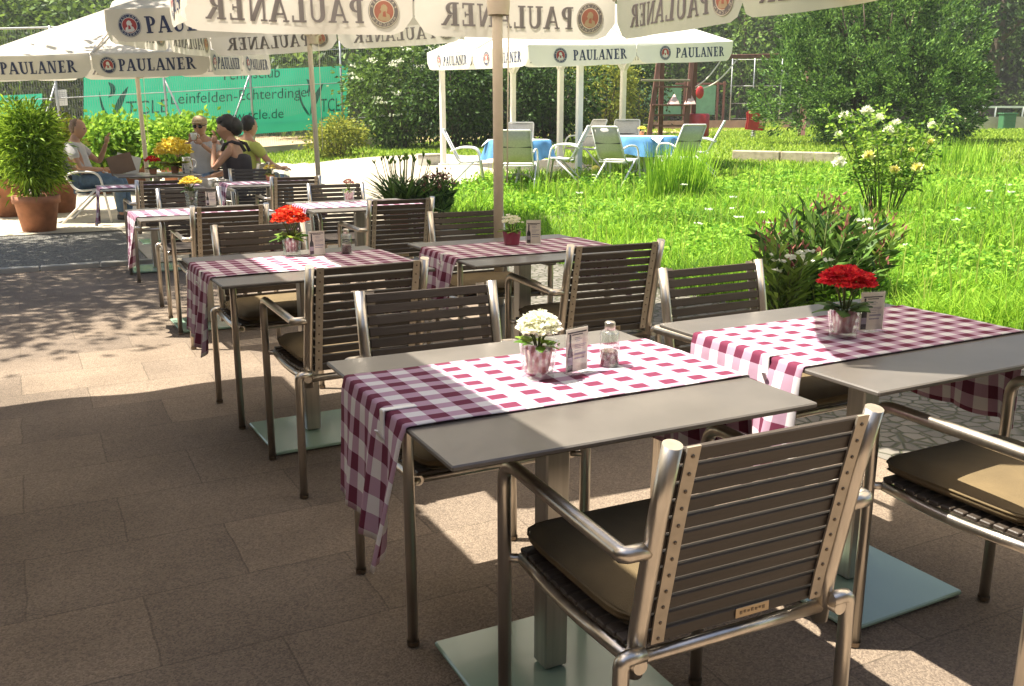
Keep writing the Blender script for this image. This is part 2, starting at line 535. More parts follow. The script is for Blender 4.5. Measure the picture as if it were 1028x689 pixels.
def npmesh(name, V, F, mats, parent=None, mi=None, smooth=False):
    """V (n,3), F (k,3|4) as one mesh object"""
    me = bpy.data.meshes.new(name)
    k = F.shape[1]
    me.vertices.add(len(V)); me.loops.add(F.size); me.polygons.add(len(F))
    me.vertices.foreach_set("co", np.ascontiguousarray(V, dtype=np.float32).ravel())
    me.loops.foreach_set("vertex_index", np.ascontiguousarray(F, dtype=np.int32).ravel())
    me.polygons.foreach_set("loop_start", np.arange(0, F.size, k, dtype=np.int32))
    me.polygons.foreach_set("loop_total", np.full(len(F), k, dtype=np.int32))
    for m in (mats if isinstance(mats, (list, tuple)) else [mats]):
        me.materials.append(m)
    if mi is not None:
        me.polygons.foreach_set("material_index", np.ascontiguousarray(mi, dtype=np.int32))
    me.polygons.foreach_set("use_smooth", np.full(len(F), smooth, dtype=bool))
    me.update(calc_edges=True)
    return link(name, me, parent)

def tag(o, label, cat, group=None):
    o["label"] = label
    o["category"] = cat
    if group:
        o["group"] = group
    elif "group" in o:
        del o["group"]
    return o

def empty(name, loc, rz=0, label=None, cat=None, group=None):
    o = bpy.data.objects.new(name, None)
    o.empty_display_size = .1
    C.objects.link(o)
    o.location = loc
    o.rotation_euler = (0, 0, rz)
    if label:
        tag(o, label, cat, group)
    return o

def kids(o):
    return [x for x in list(C.objects) if x.parent is o]

def copy_tree(o, parent=None):
    c = o.copy()
    C.objects.link(c)
    if parent is not None:
        c.parent = parent
    for ch in kids(o):
        copy_tree(ch, c)
    return c

def fillet(pts, r, n=5):
    pts = [Vector(p) for p in pts]
    out = [pts[0]]
    for i in range(1, len(pts) - 1):
        a, b, c = pts[i - 1], pts[i], pts[i + 1]
        d1, d2 = (a - b), (c - b)
        rr = min(r, d1.length * .48, d2.length * .48)
        p1, p2 = b + d1.normalized() * rr, b + d2.normalized() * rr
        for k in range(n + 1):
            t = k / n
            out.append(p1 * (1 - t) ** 2 + b * 2 * t * (1 - t) + p2 * t * t)
    out.append(pts[-1])
    return out

def unit(a):
    return a / np.maximum(np.linalg.norm(a, axis=-1, keepdims=True), 1e-9)

def leaf_geo(P, D, Ln, Wd, droop=0.0, roll=None):
    """rhombic folded leaves: base P, direction D, lengths, widths -> V, F(quads)"""
    n = len(P)
    D = unit(D)
    ref = rng.normal(size=(n, 3)) if roll is None else roll
    S = unit(np.cross(D, ref))
    N = np.cross(S, D)
    Ln = np.broadcast_to(Ln, n)[:, None]; Wd = np.broadcast_to(Wd, n)[:, None]
    mid = P + D * Ln * .45
    tip = P + D * Ln - np.array([0, 0, 1.]) * Ln * droop
    V = np.stack([P, mid + S * Wd * .5 + N * Wd * .12, tip, mid - S * Wd * .5 + N * Wd * .12], 1).reshape(-1, 3)
    F = np.arange(n * 4).reshape(n, 4)
    return V, F

def blades(P, H, W, lean, seg=2):
    """grass blades, curved strips of tri pairs"""
    n = len(P)
    az = rng.uniform(0, 2 * np.pi, n)
    d = np.stack([np.cos(az), np.sin(az), np.zeros(n)], 1)
    az2 = rng.uniform(0, 2 * np.pi, n)
    s = np.stack([np.cos(az2), np.sin(az2), np.zeros(n)], 1)
    H = H[:, None]; W = W[:, None]; lean = lean[:, None]
    up = np.array([0, 0, 1.])
    m = P + up * H * .55 + d * H * lean * .3
    t = P + up * H * (1 - .25 * lean) + d * H * lean
    V = np.stack([P - s * W * .5, P + s * W * .5, m + s * W * .42, m - s * W * .42, t], 1).reshape(-1, 3)
    b = np.arange(n)[:, None] * 5
    F = np.concatenate([b + np.array([0, 1, 2]), b + np.array([0, 2, 3]), b + np.array([3, 2, 4])], 1).reshape(-1, 3)
    return V, F

GZ = np.vectorize(ground)

# ------------------------------------------------------------------ the ground
def struct(o):
    o["kind"] = "structure"
    return o

def axis(lo, hi, fine_lo, fine_hi, step, far):
    a = list(np.arange(fine_lo, fine_hi + 1e-6, step))
    x, s = fine_hi, step
    while x < hi:
        s *= 1.35; x += s; a.append(min(x, hi))
    x, s = fine_lo, step
    while x > lo:
        s *= 1.35; x -= s; a.insert(0, max(x, lo))
    return np.array(a)

gx, gy = axis(-300, 300, -4, 34, .5, 1), axis(-120, 400, -3, 36, .5, 1)
XX, YY = np.meshgrid(gx, gy, indexing='ij')
ZZ = GZ(XX, YY) - .004
nx, ny = len(gx), len(gy)
idx = np.arange(nx * ny).reshape(nx, ny)
F = np.stack([idx[:-1, :-1], idx[1:, :-1], idx[1:, 1:], idx[:-1, 1:]], -1).reshape(-1, 4)
struct(npmesh("ground", np.stack([XX, YY, ZZ], -1).reshape(-1, 3), F, M['soil'], smooth=True))

def inside(poly, x, y):
    x = np.asarray(x, float); y = np.asarray(y, float)
    r = np.zeros(x.shape, bool)
    n = len(poly)
    for i in range(n):
        x1, y1 = poly[i]; x2, y2 = poly[(i + 1) % n]
        c = ((y1 > y) != (y2 > y)) & (x < (x2 - x1) * (y - y1) / (y2 - y1 + 1e-12) + x1)
        r ^= c
    return r

def drape(name, poly, m, step, off):
    xs = [p[0] for p in poly]; ys = [p[1] for p in poly]
    ax = np.arange(min(xs), max(xs) + step, step); ay = np.arange(min(ys), max(ys) + step, step)
    X, Y = np.meshgrid(ax, ay, indexing='ij')
    cx, cy = (X[:-1, :-1] + step / 2), (Y[:-1, :-1] + step / 2)
    ok = inside(poly, cx, cy)
    idx = np.arange(X.size).reshape(X.shape)
    F = np.stack([idx[:-1, :-1], idx[1:, :-1], idx[1:, 1:], idx[:-1, 1:]], -1)[ok]
    u, inv = np.unique(F.ravel(), return_inverse=True)
    V = np.stack([X, Y, GZ(X, Y) + off], -1).reshape(-1, 3)[u]
    return struct(npmesh(name, V, inv.reshape(-1, 4), m, smooth=True))

PATH = [(-14, 12.4), (1.0, 12.4), (1.0, 9.3), (4.5, 9.3), (4.9, 12), (6.3, 14.3), (7.7, 15.6), (8.6, 14.9), (10.1, 14.8),
        (10.2, 17.6), (10.0, 20.0), (9.6, 22.8), (6.4, 23), (5.4, 27), (6.2, 30), (-14, 30)]
def rect(name, x0, x1, y0, y1, z, m):
    return struct(npmesh(name, np.array([(x0, y0, z), (x1, y0, z), (x1, y1, z), (x0, y1, z)], float), np.array([[0, 1, 2, 3]]), m))
rect("terrace_paving", -14, 2.95, -8, 9.3, .004, M['slab'])
drape("cobble_strip", [(2.95, -8), (6.5, -8), (6.2, 0), (5.4, 2.6), (4.7, 4.2), (4.45, 6), (4.4, 9.3), (2.95, 9.3)], M['cobble'], .12, .006)
rect("gravel_patch", -14, 1.0, 9.3, 12.4, .006, M['gravel'])
drape("path", PATH, M['path'], .3, .015)
drape("tennis_court", [(-30, 30.2), (9.5, 30.2), (24, 29.0), (24, 75), (-30, 75)], M['clay'], 1.0, .05)
# edging stones where terrace meets gravel
e_ = MB()
for k in range(30):
    e_.box((-13.7 + k * .5, 9.32, .02), (.485, .07, .06), .008)
struct(e_.build("kerb_stones", M['concrete']))

# ------------------------------------------------------------------ grass and ground cover
def wave(x, y):
    return (np.sin(x * 1.7 + 1.3 * np.sin(y * .9)) + np.sin(y * 2.3 + 1.1 * np.sin(x * 1.2 + 2)) + np.sin((x + y) * 3.7 + .5)) / 3

def scatter(n, dmin, dmax, px0=-120, px1=1150, power=0):
    """points in the camera's wedge, more of them close by"""
    a = np.arctan((rng.uniform(px0, px1, n) - 514) / FPX) + YAW
    u = rng.uniform(0, 1, n)
    d = dmin * (dmax / dmin) ** u
    return d * np.sin(a), d * np.cos(a)

def bed_edge(x, y):
    return (x > np.interp(y, [0, 2.6, 4.2, 6, 9.3, 12, 14.3, 15.6], [6.2, 5.3, 4.6, 4.35, 4.35, 4.8, 6.2, 7.6])) & ~inside(PATH, x, y)

def stuff(o):
    o["kind"] = "stuff"
    return o

x, y = scatter(300000, 4.5, 19)
ok = bed_edge(x, y) & (y > .5)
x, y = x[ok], y[ok]
w = wave(x, y)
d = np.hypot(x, y)
keep = rng.uniform(0, 1, len(x)) < .60 + .4 * w
x, y, w, d = x[keep], y[keep], w[keep], d[keep]
H = (.12 + .10 * (w + .6)) * rng.uniform(.5, 1.5, len(x)) * np.where(d > 14, .8, 1)
P = np.stack([x, y, GZ(x, y) - .01], 1)
gm = ((wave(x * 1.9 + 7, y * 1.9 + 3) + rng.normal(size=len(x)) * .35) > .42).astype(int)
V, F = blades(P, H, .0035 + .00075 * d * rng.uniform(.7, 1.5, len(x)), rng.uniform(.1, 1.0, len(x)))
stuff(npmesh("meadow_grass", V, F, [M['l_grass'], M['l_grass_d']], mi=np.tile(gm[:, None], (1, 3)).ravel(), smooth=True))
o = C.objects["meadow_grass"]; o["label"] = "bright green unmown grass of the sunlit planting bed"; o["category"] = "grass"

# taller seed stalks standing over it
x, y = scatter(2600, 4.8, 18)
ok = bed_edge(x, y) & (y > .5) & (wave(x * .8 + 2, y * .8) > -.25)
x, y = x[ok], y[ok]; d = np.hypot(x, y)
V, F = blades(np.stack([x, y, GZ(x, y) - .01], 1), rng.uniform(.28, .62, len(x)), .003 + .0006 * d, rng.uniform(.02, .35, len(x)))
o = stuff(npmesh("seed_stalks", V, F, M['l_stalk'], smooth=True)); o["label"] = "thin pale stalks standing above the meadow grass"; o["category"] = "grass"
# low herbs in patches
x, y = scatter(115000, 4.5, 17)
w = wave(x * 1.3 + 4, y * 1.3)
ok = bed_edge(x, y) & (y > .5) & (w > .05)
x, y, w = x[ok], y[ok], w[ok]
d = np.hypot(x, y)
P = np.stack([x, y, GZ(x, y) + rng.uniform(.02, .20, len(x)) * (.35 + 1.3 * w)], 1)
D = rng.normal(size=(len(x), 3)); D[:, 2] = np.abs(D[:, 2]) * .7
V, F = leaf_geo(P, D, (.03 + .0035 * d) * rng.uniform(.6, 1.4, len(x)), .018 + .0018 * d, .2)
o = stuff(npmesh("ground_cover", V, F, M['l_herb'])); o["label"] = "low leafy herbs among the meadow grass"; o["category"] = "ground cover"

# small white umbels and yellow heads in the bed
x, y = scatter(900, 5.5, 15)
ok = bed_edge(x, y) & (rng.uniform(0, 1, len(x)) < .13) & (x > 6)
x, y = x[ok], y[ok]
vs, fs = [], []
Pn, Dn = [], []
for a, b in zip(x, y):
    h = random.uniform(.2, .38); z = ground(a, b)
    for k in range(14):
        an = random.uniform(0, 6.28); r = random.uniform(0, .04)
        Pn.append((a + r * math.cos(an), b + r * math.sin(an), z + h + random.uniform(-.006, .006)))
        Dn.append((math.cos(an), math.sin(an), .5))
V, F = leaf_geo(np.array(Pn), np.array(Dn), .022, .02)
o = stuff(npmesh("umbel_flowers", V, F, M['f_umbel'])); o["label"] = "tiny white flat flower heads dotted over the meadow"; o["category"] = "wild flowers"

# mown lawn further away
x, y = scatter(170000, 14, 62)
ok = (x > 3) & ~inside(PATH, x, y) & ~((y > 30) & (x < 11)) & (~bed_edge(x, y) | (np.hypot(x, y) > 16))
x, y = x[ok], y[ok]
d = np.hypot(x, y)
P = np.stack([x, y, GZ(x, y) - .01], 1)
V, F = blades(P, rng.uniform(.04, .10, len(x)) + .001 * d, .004 + .0011 * d, rng.uniform(.1, .9, len(x)))
o = stuff(npmesh("lawn_grass", V, F, M['l_lawn'], smooth=True)); o["label"] = "short sunlit lawn behind the planting bed"; o["category"] = "lawn"

# ------------------------------------------------------------------ trees, hedges and shrubs
def clump_cloud(centers, per, spread, flat=.8):
    n = len(centers)
    c = np.repeat(np.asarray(centers, float), per, 0)
    off = rng.normal(size=c.shape) * np.array([1, 1, flat])
    return c + off * np.repeat(np.broadcast_to(spread, n), per)[:, None], off

def crown(name, parent, cen, rad, nclump, per, spread, leaf, m, shell=.5, flat=.75, droop=.15, out=1.0, keepfn=None, wr=.62):
    cen = np.array(cen, float); rad = np.array(rad, float)
    u = unit(rng.normal(size=(nclump, 3)))
    r = rng.uniform(shell ** 3, 1, nclump) ** (1 / 3)
    r *= 1 + .16 * np.sin(u[:, 0] * 5 + cen[0]) * np.cos(u[:, 2] * 4 + cen[1])
    cc = cen + u * r[:, None] * rad
    if keepfn is not None:
        cc = cc[keepfn(cc)]
    P, off = clump_cloud(cc, per, spread * rng.uniform(.6, 1.3, len(cc)), flat)
    D = unit(off) * out + unit(P - cen) * .5 + rng.normal(size=P.shape) * .5
    V, F = leaf_geo(P, D, leaf * rng.uniform(.6, 1.3, len(P)), leaf * wr, droop)
    return npmesh(name, V, F, m, parent)

def limbs(mb, base, top, r, reach, n=6):
    base, top = Vector(base), Vector(top)
    L = (top - base).length
    pts = [base.lerp(top, t) + Vector((math.sin(t * 5 + base.x) * .03 * L, math.cos(t * 4 + base.y) * .03 * L, 0)) * t for t in (0, .1, .3, .5, .75, 1)]
    mb.tube(pts, [r * 1.35, r, r * .85, r * .7, r * .45, r * .15], 9)
    for k in range(n):
        t = .35 + .55 * k / n
        p = base.lerp(top, t)
        a = k * 2.4 + base.x
        q = p + Vector((math.cos(a) * reach, math.sin(a) * reach, L * .22)) * (1.1 - t * .6)
        mb.tube([p, p.lerp(q, .5) + Vector((0, 0, .04 * L)), q], [r * .45, r * .3, r * .1], 6)

def tree(name, label, cat, base, height, rad, m, nclump=120, per=60, leaf=.3, spread=.5, group=None, trunk_r=.2, cz=.6, shell=.45):
    t = empty(name, base, 0, label, cat, group)
    mb = MB()
    limbs(mb, (0, 0, -.1), (0, 0, height * .8), trunk_r, rad[0] * .7)
    mb.build("trunk", M['bark'], t)
    crown("crown", t, (0, 0, height * cz), rad, nclump, per, spread, leaf, m, shell)
    return t

# the belt of trees beyond the courts
belt = [(-30, 44, 8.5, 5.5, 'l_mid'), (60, 52, 9, 6, 'l_dark'), (150, 48, 9, 5.5, 'l_mid'), (235, 56, 10, 6.5, 'l_dark'), (300, 48, 8, 5, 'l_mid'),
        (352, 40, 6.5, 3.6, 'l_mid'), (420, 52, 10, 6, 'l_dark'), (500, 46, 9, 5.5, 'l_dark'), (585, 56, 11, 6.5, 'l_mid'), (668, 62, 12, 7, 'l_mid'),
        (742, 56, 10, 5.5, 'l_mid'), (805, 64, 13, 7.5, 'l_dark'), (905, 66, 13, 7.5, 'l_dark'), (1090, 62, 12, 8, 'l_mid')]
blab = ["leafy tree at the far left edge behind the court fence", "dark tree rising behind the left end of the green banner", "leafy tree behind the middle of the court banner",
        "tall dark tree behind the banner lettering", "round tree behind the pole of the second umbrella", "small pale tree just right of the green banner",
        "dark tree behind the white flowering bush", "dark tree behind the tall hedge", "tall tree behind the white pavilion roof", "tall tree behind the timber climbing frame",
        "tall tree between climbing frame and cypress shrub", "dark tall tree hidden behind the cypress shrub", "dark tall tree right behind the cypress shrub", "large tree cut by the right edge of the picture"]
for (px, d, h, r, mm), lb in zip(belt, blab):
    P = at(px, 130, d); P.z = ground(P.x, P.y)
    tree("broadleaf_tree", lb, "tree", P, h, (r, r, h * .48), M[mm], 150, 55, .34, .75, "trees beyond the courts", .22, .56)
# tree whose bare trunk shows at the far right
P = at(988, 130, 50); P.z = ground(P.x, P.y)
t = empty("broadleaf_tree", P, 0, "shady tree with a bare reddish trunk at the far right", "tree", "trees beyond the courts")
mb = MB(); limbs(mb, (0, 0, -.1), (.3, 0, 8), .42, 3); mb.build("trunk", M['bark'], t)
crown("crown", t, (0, 0, 7.4), (4.6, 4.6, 4.0), 150, 55, .7, .34, M['l_dark'])
# distant wood closing the view
x = []
a = rng.uniform(-.75, .75, 2600) + YAW
dd = rng.uniform(78, 100, 2600)
cc = np.stack([np.sin(a) * dd, np.cos(a) * dd, rng.uniform(0, 1, 2600) ** .8 * (15 + 3 * np.sin(a * 23) + 2 * np.sin(a * 51))], 1)
P, off = clump_cloud(cc, 26, 1.3)
V, F = leaf_geo(P, off + rng.normal(size=P.shape) * .4, .9, .6, .1)
o = stuff(npmesh("distant_woods", V, F, M['l_dark'])); o["label"] = "dark wood closing the view far behind the courts"; o["category"] = "wood"
# dark rise added behind it to block bright sky in the gaps
hv, hf = [], []
for i in range(41):
    an = -1.1 + 2.2 * i / 40 + YAW
    for (dd_, z) in ((92, -1), (104, 9), (125, 15), (170, 17)):
        hv.append((math.sin(an) * dd_, math.cos(an) * dd_, z))
for i in range(40):
    for k in range(3):
        hf.append([i * 4 + k, (i + 1) * 4 + k, (i + 1) * 4 + k + 1, i * 4 + k + 1])
mb = MB(); mb.add(hv, hf, 0, True)
struct(mb.build("sky_blocking_rise", mat("dark_sky_backing", (.02, .03, .012), .95)))

def shrub(name, label, cat, base, rad, m, nclump, per, leaf, spread, group=None, shell=.55, stems=8, flat=.8, cz=None, sm='bark', droop=.15, keep0=True):
    t = empty(name, base, 0, label, cat, group)
    cz = rad[2] if cz is None else cz
    mb = MB()
    for k in range(stems):
        a = k * 2.399
        q = Vector((math.cos(a) * rad[0] * .6, math.sin(a) * rad[1] * .6, cz * 1.2 + .3 * rad[2] * math.sin(k)))
        mb.tube([(q.x * .12, q.y * .12, -.03), (q.x * .5, q.y * .5, q.z * .55), q], [.035 * rad[0], .025 * rad[0], .008 * rad[0]], 6)
    mb.build("stems", M[sm], t)
    crown("foliage", t, (0, 0, cz), rad, nclump, per, spread, leaf, M[m], shell, flat, droop, keepfn=lambda c: c[:, 2] > .06)
    return t

# tall dark hedge shrubs left of and behind the pavilion
for (px, d, r, h, mm, lb) in [(455, 27, 1.3, 3.0, 'l_dark', "dark evergreen bush beside the pavilion's left post"),
                              (505, 28, 1.5, 3.2, 'l_dark', "dark evergreen bush behind the left garden table"),
                              (552, 28.5, 1.4, 3.0, 'l_dark', "dark evergreen bush behind the middle pavilion posts")]:
    P = at(px, 150, d); P.z = ground(P.x, P.y)
    shrub("evergreen_bush", lb, "bush", P, (r, r, h / 2), mm, 90, 70, .13, .26, "dark hedge behind the garden tables")
# flowering elder
P = at(405, 150, 28); P.z = ground(P.x, P.y)
t = shrub("elder_bush", "tall bush with cream flower heads left of the pavilion", "bush", P, (1.35, 1.35, 1.75), 'l_mid', 110, 70, .13, .26)
fl, fd = [], []
for k in range(46):
    u = Vector((random.gauss(0, 1), random.gauss(-.6, 1), random.gauss(.3, .8))).normalized()
    c = Vector((u.x * 1.4, u.y * 1.4, 1.9 + u.z * 1.65))
    if c.z < .9: continue
    for j in range(22):
        fl.append(c + Vector((random.gauss(0, .08), random.gauss(0, .08), random.gauss(0, .025)))); fd.append((random.gauss(0, 1), random.gauss(0, 1), .6))
V, F = leaf_geo(np.array(fl), np.array(fd), .07, .06)
npmesh("blossom", V, F, M['f_white'], t)
# bush right of it with yellowish new growth, and dark cypress behind the post
P = at(607, 140, 33); P.z = ground(P.x, P.y)
shrub("golden_bush", "yellowish green bush behind the blue table", "bush", P, (1.15, 1.15, 1.45), 'l_yellow', 80, 60, .12, .24)
P = at(640, 140, 35); P.z = ground(P.x, P.y)
shrub("dark_bush", "dark bush just left of the climbing frame", "bush", P, (.8, .8, 1.5), 'l_dark', 60, 60, .13, .24)
# low round shrub on the lawn strip
P = gp(340, 158)
shrub("round_bush", "low round yellow green bush right of the banner", "bush", P, (.72, .72, .46), 'l_yellow', 60, 60, .09, .14)
P = at(420, 150, 27); P.z = ground(P.x, P.y)
# the big cypress-like shrub
P = at(872, 135, 24.5); P.z = ground(P.x, P.y)
t = empty("cypress_shrub", P, 0, "huge dense green cypress shrub on the right lawn", "shrub")
mb = MB()
for k in range(9):
    a = k * .7; rr = .5 if k else 0
    limbs(mb, (rr * math.cos(a) * .5, rr * math.sin(a) * .5, -.1), (2.0 * rr * math.cos(a), 2.0 * rr * math.sin(a), 3.4), .07, .8, 5)
mb.build("trunk", M['bark'], t)
cs = []
lobes = [(-1.9, -.3, 1.2, 1.0, 1.5), (-1.2, .2, 2.4, 1.1, 1.7), (-.2, -.2, 2.8, 1.3, 2.0), (.9, .1, 2.7, 1.2, 2.0), (1.8, -.1, 2.2, 1.0, 1.7), (2.2, .2, 1.2, .75, 1.2),
         (-.9, -1.0, 1.3, 1.0, 1.3), (.3, -1.3, 1.2, 1.1, 1.4), (1.3, -1.0, 1.3, 1.0, 1.3), (0, 1.0, 2.2, 1.7, 2.2), (-1.5, .6, 3.0, .7, 1.1), (.2, .3, 3.9, 1.0, 1.1)]
ex, ey = _R.x, _R.y
P_, D_ = [], []
for (lx, ly, lz, rx, rz) in lobes:
    n = int(95 * rx)
    u = unit(rng.normal(size=(n, 3)))
    r = rng.uniform(.6, 1.0, n)[:, None]
    c = np.array([lx * ex - ly * ey, lx * ey + ly * ex, lz]) + u * r * np.array([rx, rx, rz])
    ok = c[:, 2] > .1
    c, u = c[ok], u[ok]
    # each spray: leaflets along an upswept frond
    for cc_, uu in zip(c, u):
        ax = unit(uu * .8 + np.array([0, 0, .55]) + rng.normal(size=3) * .25)
        m_ = 62
        tt = rng.uniform(0, 1, m_)
        off = rng.normal(size=(m_, 3)) * (.10 * (1.15 - tt))[:, None]
        P_.append(cc_ + ax * (tt * .42)[:, None] + off)
        D_.append(ax + off * 5 + rng.normal(size=(m_, 3)) * .25)
P_, D_ = np.concatenate(P_), np.concatenate(D_)
V, F = leaf_geo(P_, D_, .10 * rng.uniform(.6, 1.3, len(P_)), .05, .05)
npmesh("foliage", V, F, M['l_conifer'], t)
# a dark small bush under its right flank
P = at(955, 130, 27); P.z = ground(P.x, P.y)
shrub("dark_bush", "small dark bush at the right foot of the cypress shrub", "bush", P, (.55, .55, .5), 'l_dark', 40, 50, .10, .15)
# the shade tree left of the frame (its shade dapples the paving)
t = empty("broadleaf_tree", (-2.9, 9.9, 0), 0, "tree beside the terrace whose shade dapples the paving", "tree")
mb = MB(); limbs(mb, (0, 0, -.1), (.2, 0, 5.6), .16, 1.6); mb.build("trunk", M['bark'], t)
crown("crown", t, (.3, .35, 5.4), (2.2, 2.5, 1.5), 270, 90, .36, .115, M['l_mid'])
crown("crown", t, (3.2, 2.2, 5.9), (2.2, 2.2, 1.1), 120, 60, .34, .15, M['l_mid'])  # second lobe, out of view, added to shade the far tables and guests

# ------------------------------------------------------------------ lettering
def arc(cx, cy, rx, ry, a0, a1, n=9):
    return [(cx + rx * math.cos(R(a0 + (a1 - a0) * i / n)), cy + ry * math.sin(R(a0 + (a1 - a0) * i / n))) for i in range(n + 1)]

def band(o, i):
    return [[o[k], o[k + 1], i[k + 1], i[k]] for k in range(len(o) - 1)]

def rc(x0, y0, x1, y1):
    return [(x0, y0), (x1, y0), (x1, y1), (x0, y1)]

def para(x0, y0, x1, y1, w):
    return [(x0 - w / 2, y0), (x0 + w / 2, y0), (x1 + w / 2, y1), (x1 - w / 2, y1)]

SERIF = {
    'P': (.66, [rc(.09, .06, .30, .94), rc(0, 0, .40, .075), rc(0, .925, .34, 1)] + band(arc(.30, .715, .33, .285, -90, 90), arc(.30, .715, .13, .20, -90, 90))),
    'R': (.80, [rc(.09, .06, .30, .94), rc(0, 0, .38, .075), rc(0, .925, .34, 1), para(.70, .03, .42, .46, .2), rc(.60, 0, .84, .075)] + band(arc(.30, .735, .33, .265, -90, 90), arc(.30, .735, .13, .185, -90, 90))),
    'A': (.86, [para(.13, .05, .40, 1, .10), para(.70, .05, .42, 1, .21), rc(.22, .27, .60, .36), rc(0, 0, .27, .075), rc(.53, 0, .88, .075)]),
    'U': (.84, [rc(.09, .32, .29, .94), rc(.60, .32, .70, .94), rc(0, .925, .37, 1), rc(.50, .925, .80, 1)] + band(arc(.395, .32, .305, .33, 180, 360), arc(.445, .32, .155, .22, 180, 360))),
    'L': (.66, [rc(.09, .06, .30, .94), rc(0, .925, .39, 1), rc(0, 0, .60, .085), rc(.52, .085, .60, .27)]),
    'N': (.90, [rc(.10, .06, .19, .94), rc(.64, .06, .73, .94), para(.64, 0, .20, 1, .20), rc(0, 0, .29, .075), rc(0, .925, .22, 1), rc(.54, .925, .83, 1)]),
    'E': (.70, [rc(.09, .06, .30, .94), rc(0, 0, .60, .085), rc(0, .915, .59, 1), rc(.30, .46, .48, .54), rc(.53, .085, .60, .26), rc(.52, .76, .59, .915), rc(.43, .38, .48, .62)]),
}

def serif_text(word):
    x, polys = 0, []
    for ch in word:
        w, ps = SERIF[ch]
        polys += [[(px + x, py) for px, py in p] for p in ps]
        x += w + .06
    return polys, x - .06

def subdiv(p, n):
    return p

_fonts = {}
def sans(word):
    """triangulated outline of a word in the built-in face: verts 2-D, faces, width, height"""
    if word in _fonts:
        return _fonts[word]
    cu = bpy.data.curves.new("lettering", 'FONT')
    cu.body = word
    cu.resolution_u = 3
    ob = bpy.data.objects.new("lettering", cu)
    C.objects.link(ob)
    dg = bpy.context.evaluated_depsgraph_get()
    me = bpy.data.meshes.new_from_object(ob.evaluated_get(dg))
    v = [(p.co.x, p.co.y) for p in me.vertices]
    f = [list(p.vertices) for p in me.polygons]
    bpy.data.objects.remove(ob); bpy.data.curves.remove(cu); bpy.data.meshes.remove(me)
    xs = [p[0] for p in v]; x0 = min(xs)
    v = [(p[0] - x0, p[1]) for p in v]
    _fonts[word] = (v, f, max(xs) - x0)
    return _fonts[word]

# ------------------------------------------------------------------ big umbrellas
def emblem_polys(r):
    """list of (polygon, layer, ink index): dark ring, ring lines, red field, pale hooded bust, letters in the ring"""
    out = []
    circ = lambda rr, n=36: [(rr * math.cos(2 * math.pi * k / n), rr * math.sin(2 * math.pi * k / n)) for k in range(n)]
    ring = lambda a, b, n=36: [[(a * math.cos(2 * math.pi * k / n), a * math.sin(2 * math.pi * k / n)), (a * math.cos(2 * math.pi * (k + 1) / n), a * math.sin(2 * math.pi * (k + 1) / n)),
                                (b * math.cos(2 * math.pi * (k + 1) / n), b * math.sin(2 * math.pi * (k + 1) / n)), (b * math.cos(2 * math.pi * k / n), b * math.sin(2 * math.pi * k / n))] for k in range(n)]
    out.append((circ(r), 0, 0))
    out += [(p, 1, 2) for p in ring(r * .97, r * .93)]
    out += [(p, 1, 2) for p in ring(r * .68, r * .63)]
    out.append((circ(r * .63), 1, 1))
    bust = [(-.42, -.46), (-.36, -.20), (-.16, -.08), (-.22, .06), (-.24, .22), (-.14, .38), (.02, .43), (.16, .34), (.19, .2), (.26, .10), (.18, .04), (.18, -.06), (.32, -.16), (.42, -.42), (.2, -.56), (-.2, -.58)]
    out.append(([(x * r, y * r) for x, y in bust], 2, 3))
    out.append(([(-.10 * r, .02 * r), (.06 * r, -.02 * r), (.1 * r, -.3 * r), (-.14 * r, -.34 * r)], 3, 1))
    def around(word, a0, a1, up):
        for i, ch in enumerate(word):
            a = R(a0 + (a1 - a0) * i / (len(word) - 1))
            v, f, w = sans(ch)
            s = r * .24
            for fc in f:
                pl = []
                for k in fc:
                    x, y = (v[k][0] - w / 2) * s, (v[k][1] - .35) * s
                    rr = r * .80
                    an = a - math.pi / 2 if up else a + math.pi / 2
                    pl.append((rr * math.cos(a) + x * math.cos(an) - y * math.sin(an), rr * math.sin(a) + x * math.sin(an) + y * math.cos(an)))
                out.append((pl, 1, 2))
    around("PAULANER", 160, 20, True)
    around("MÜNCHEN", 212, 328, False)
    return out

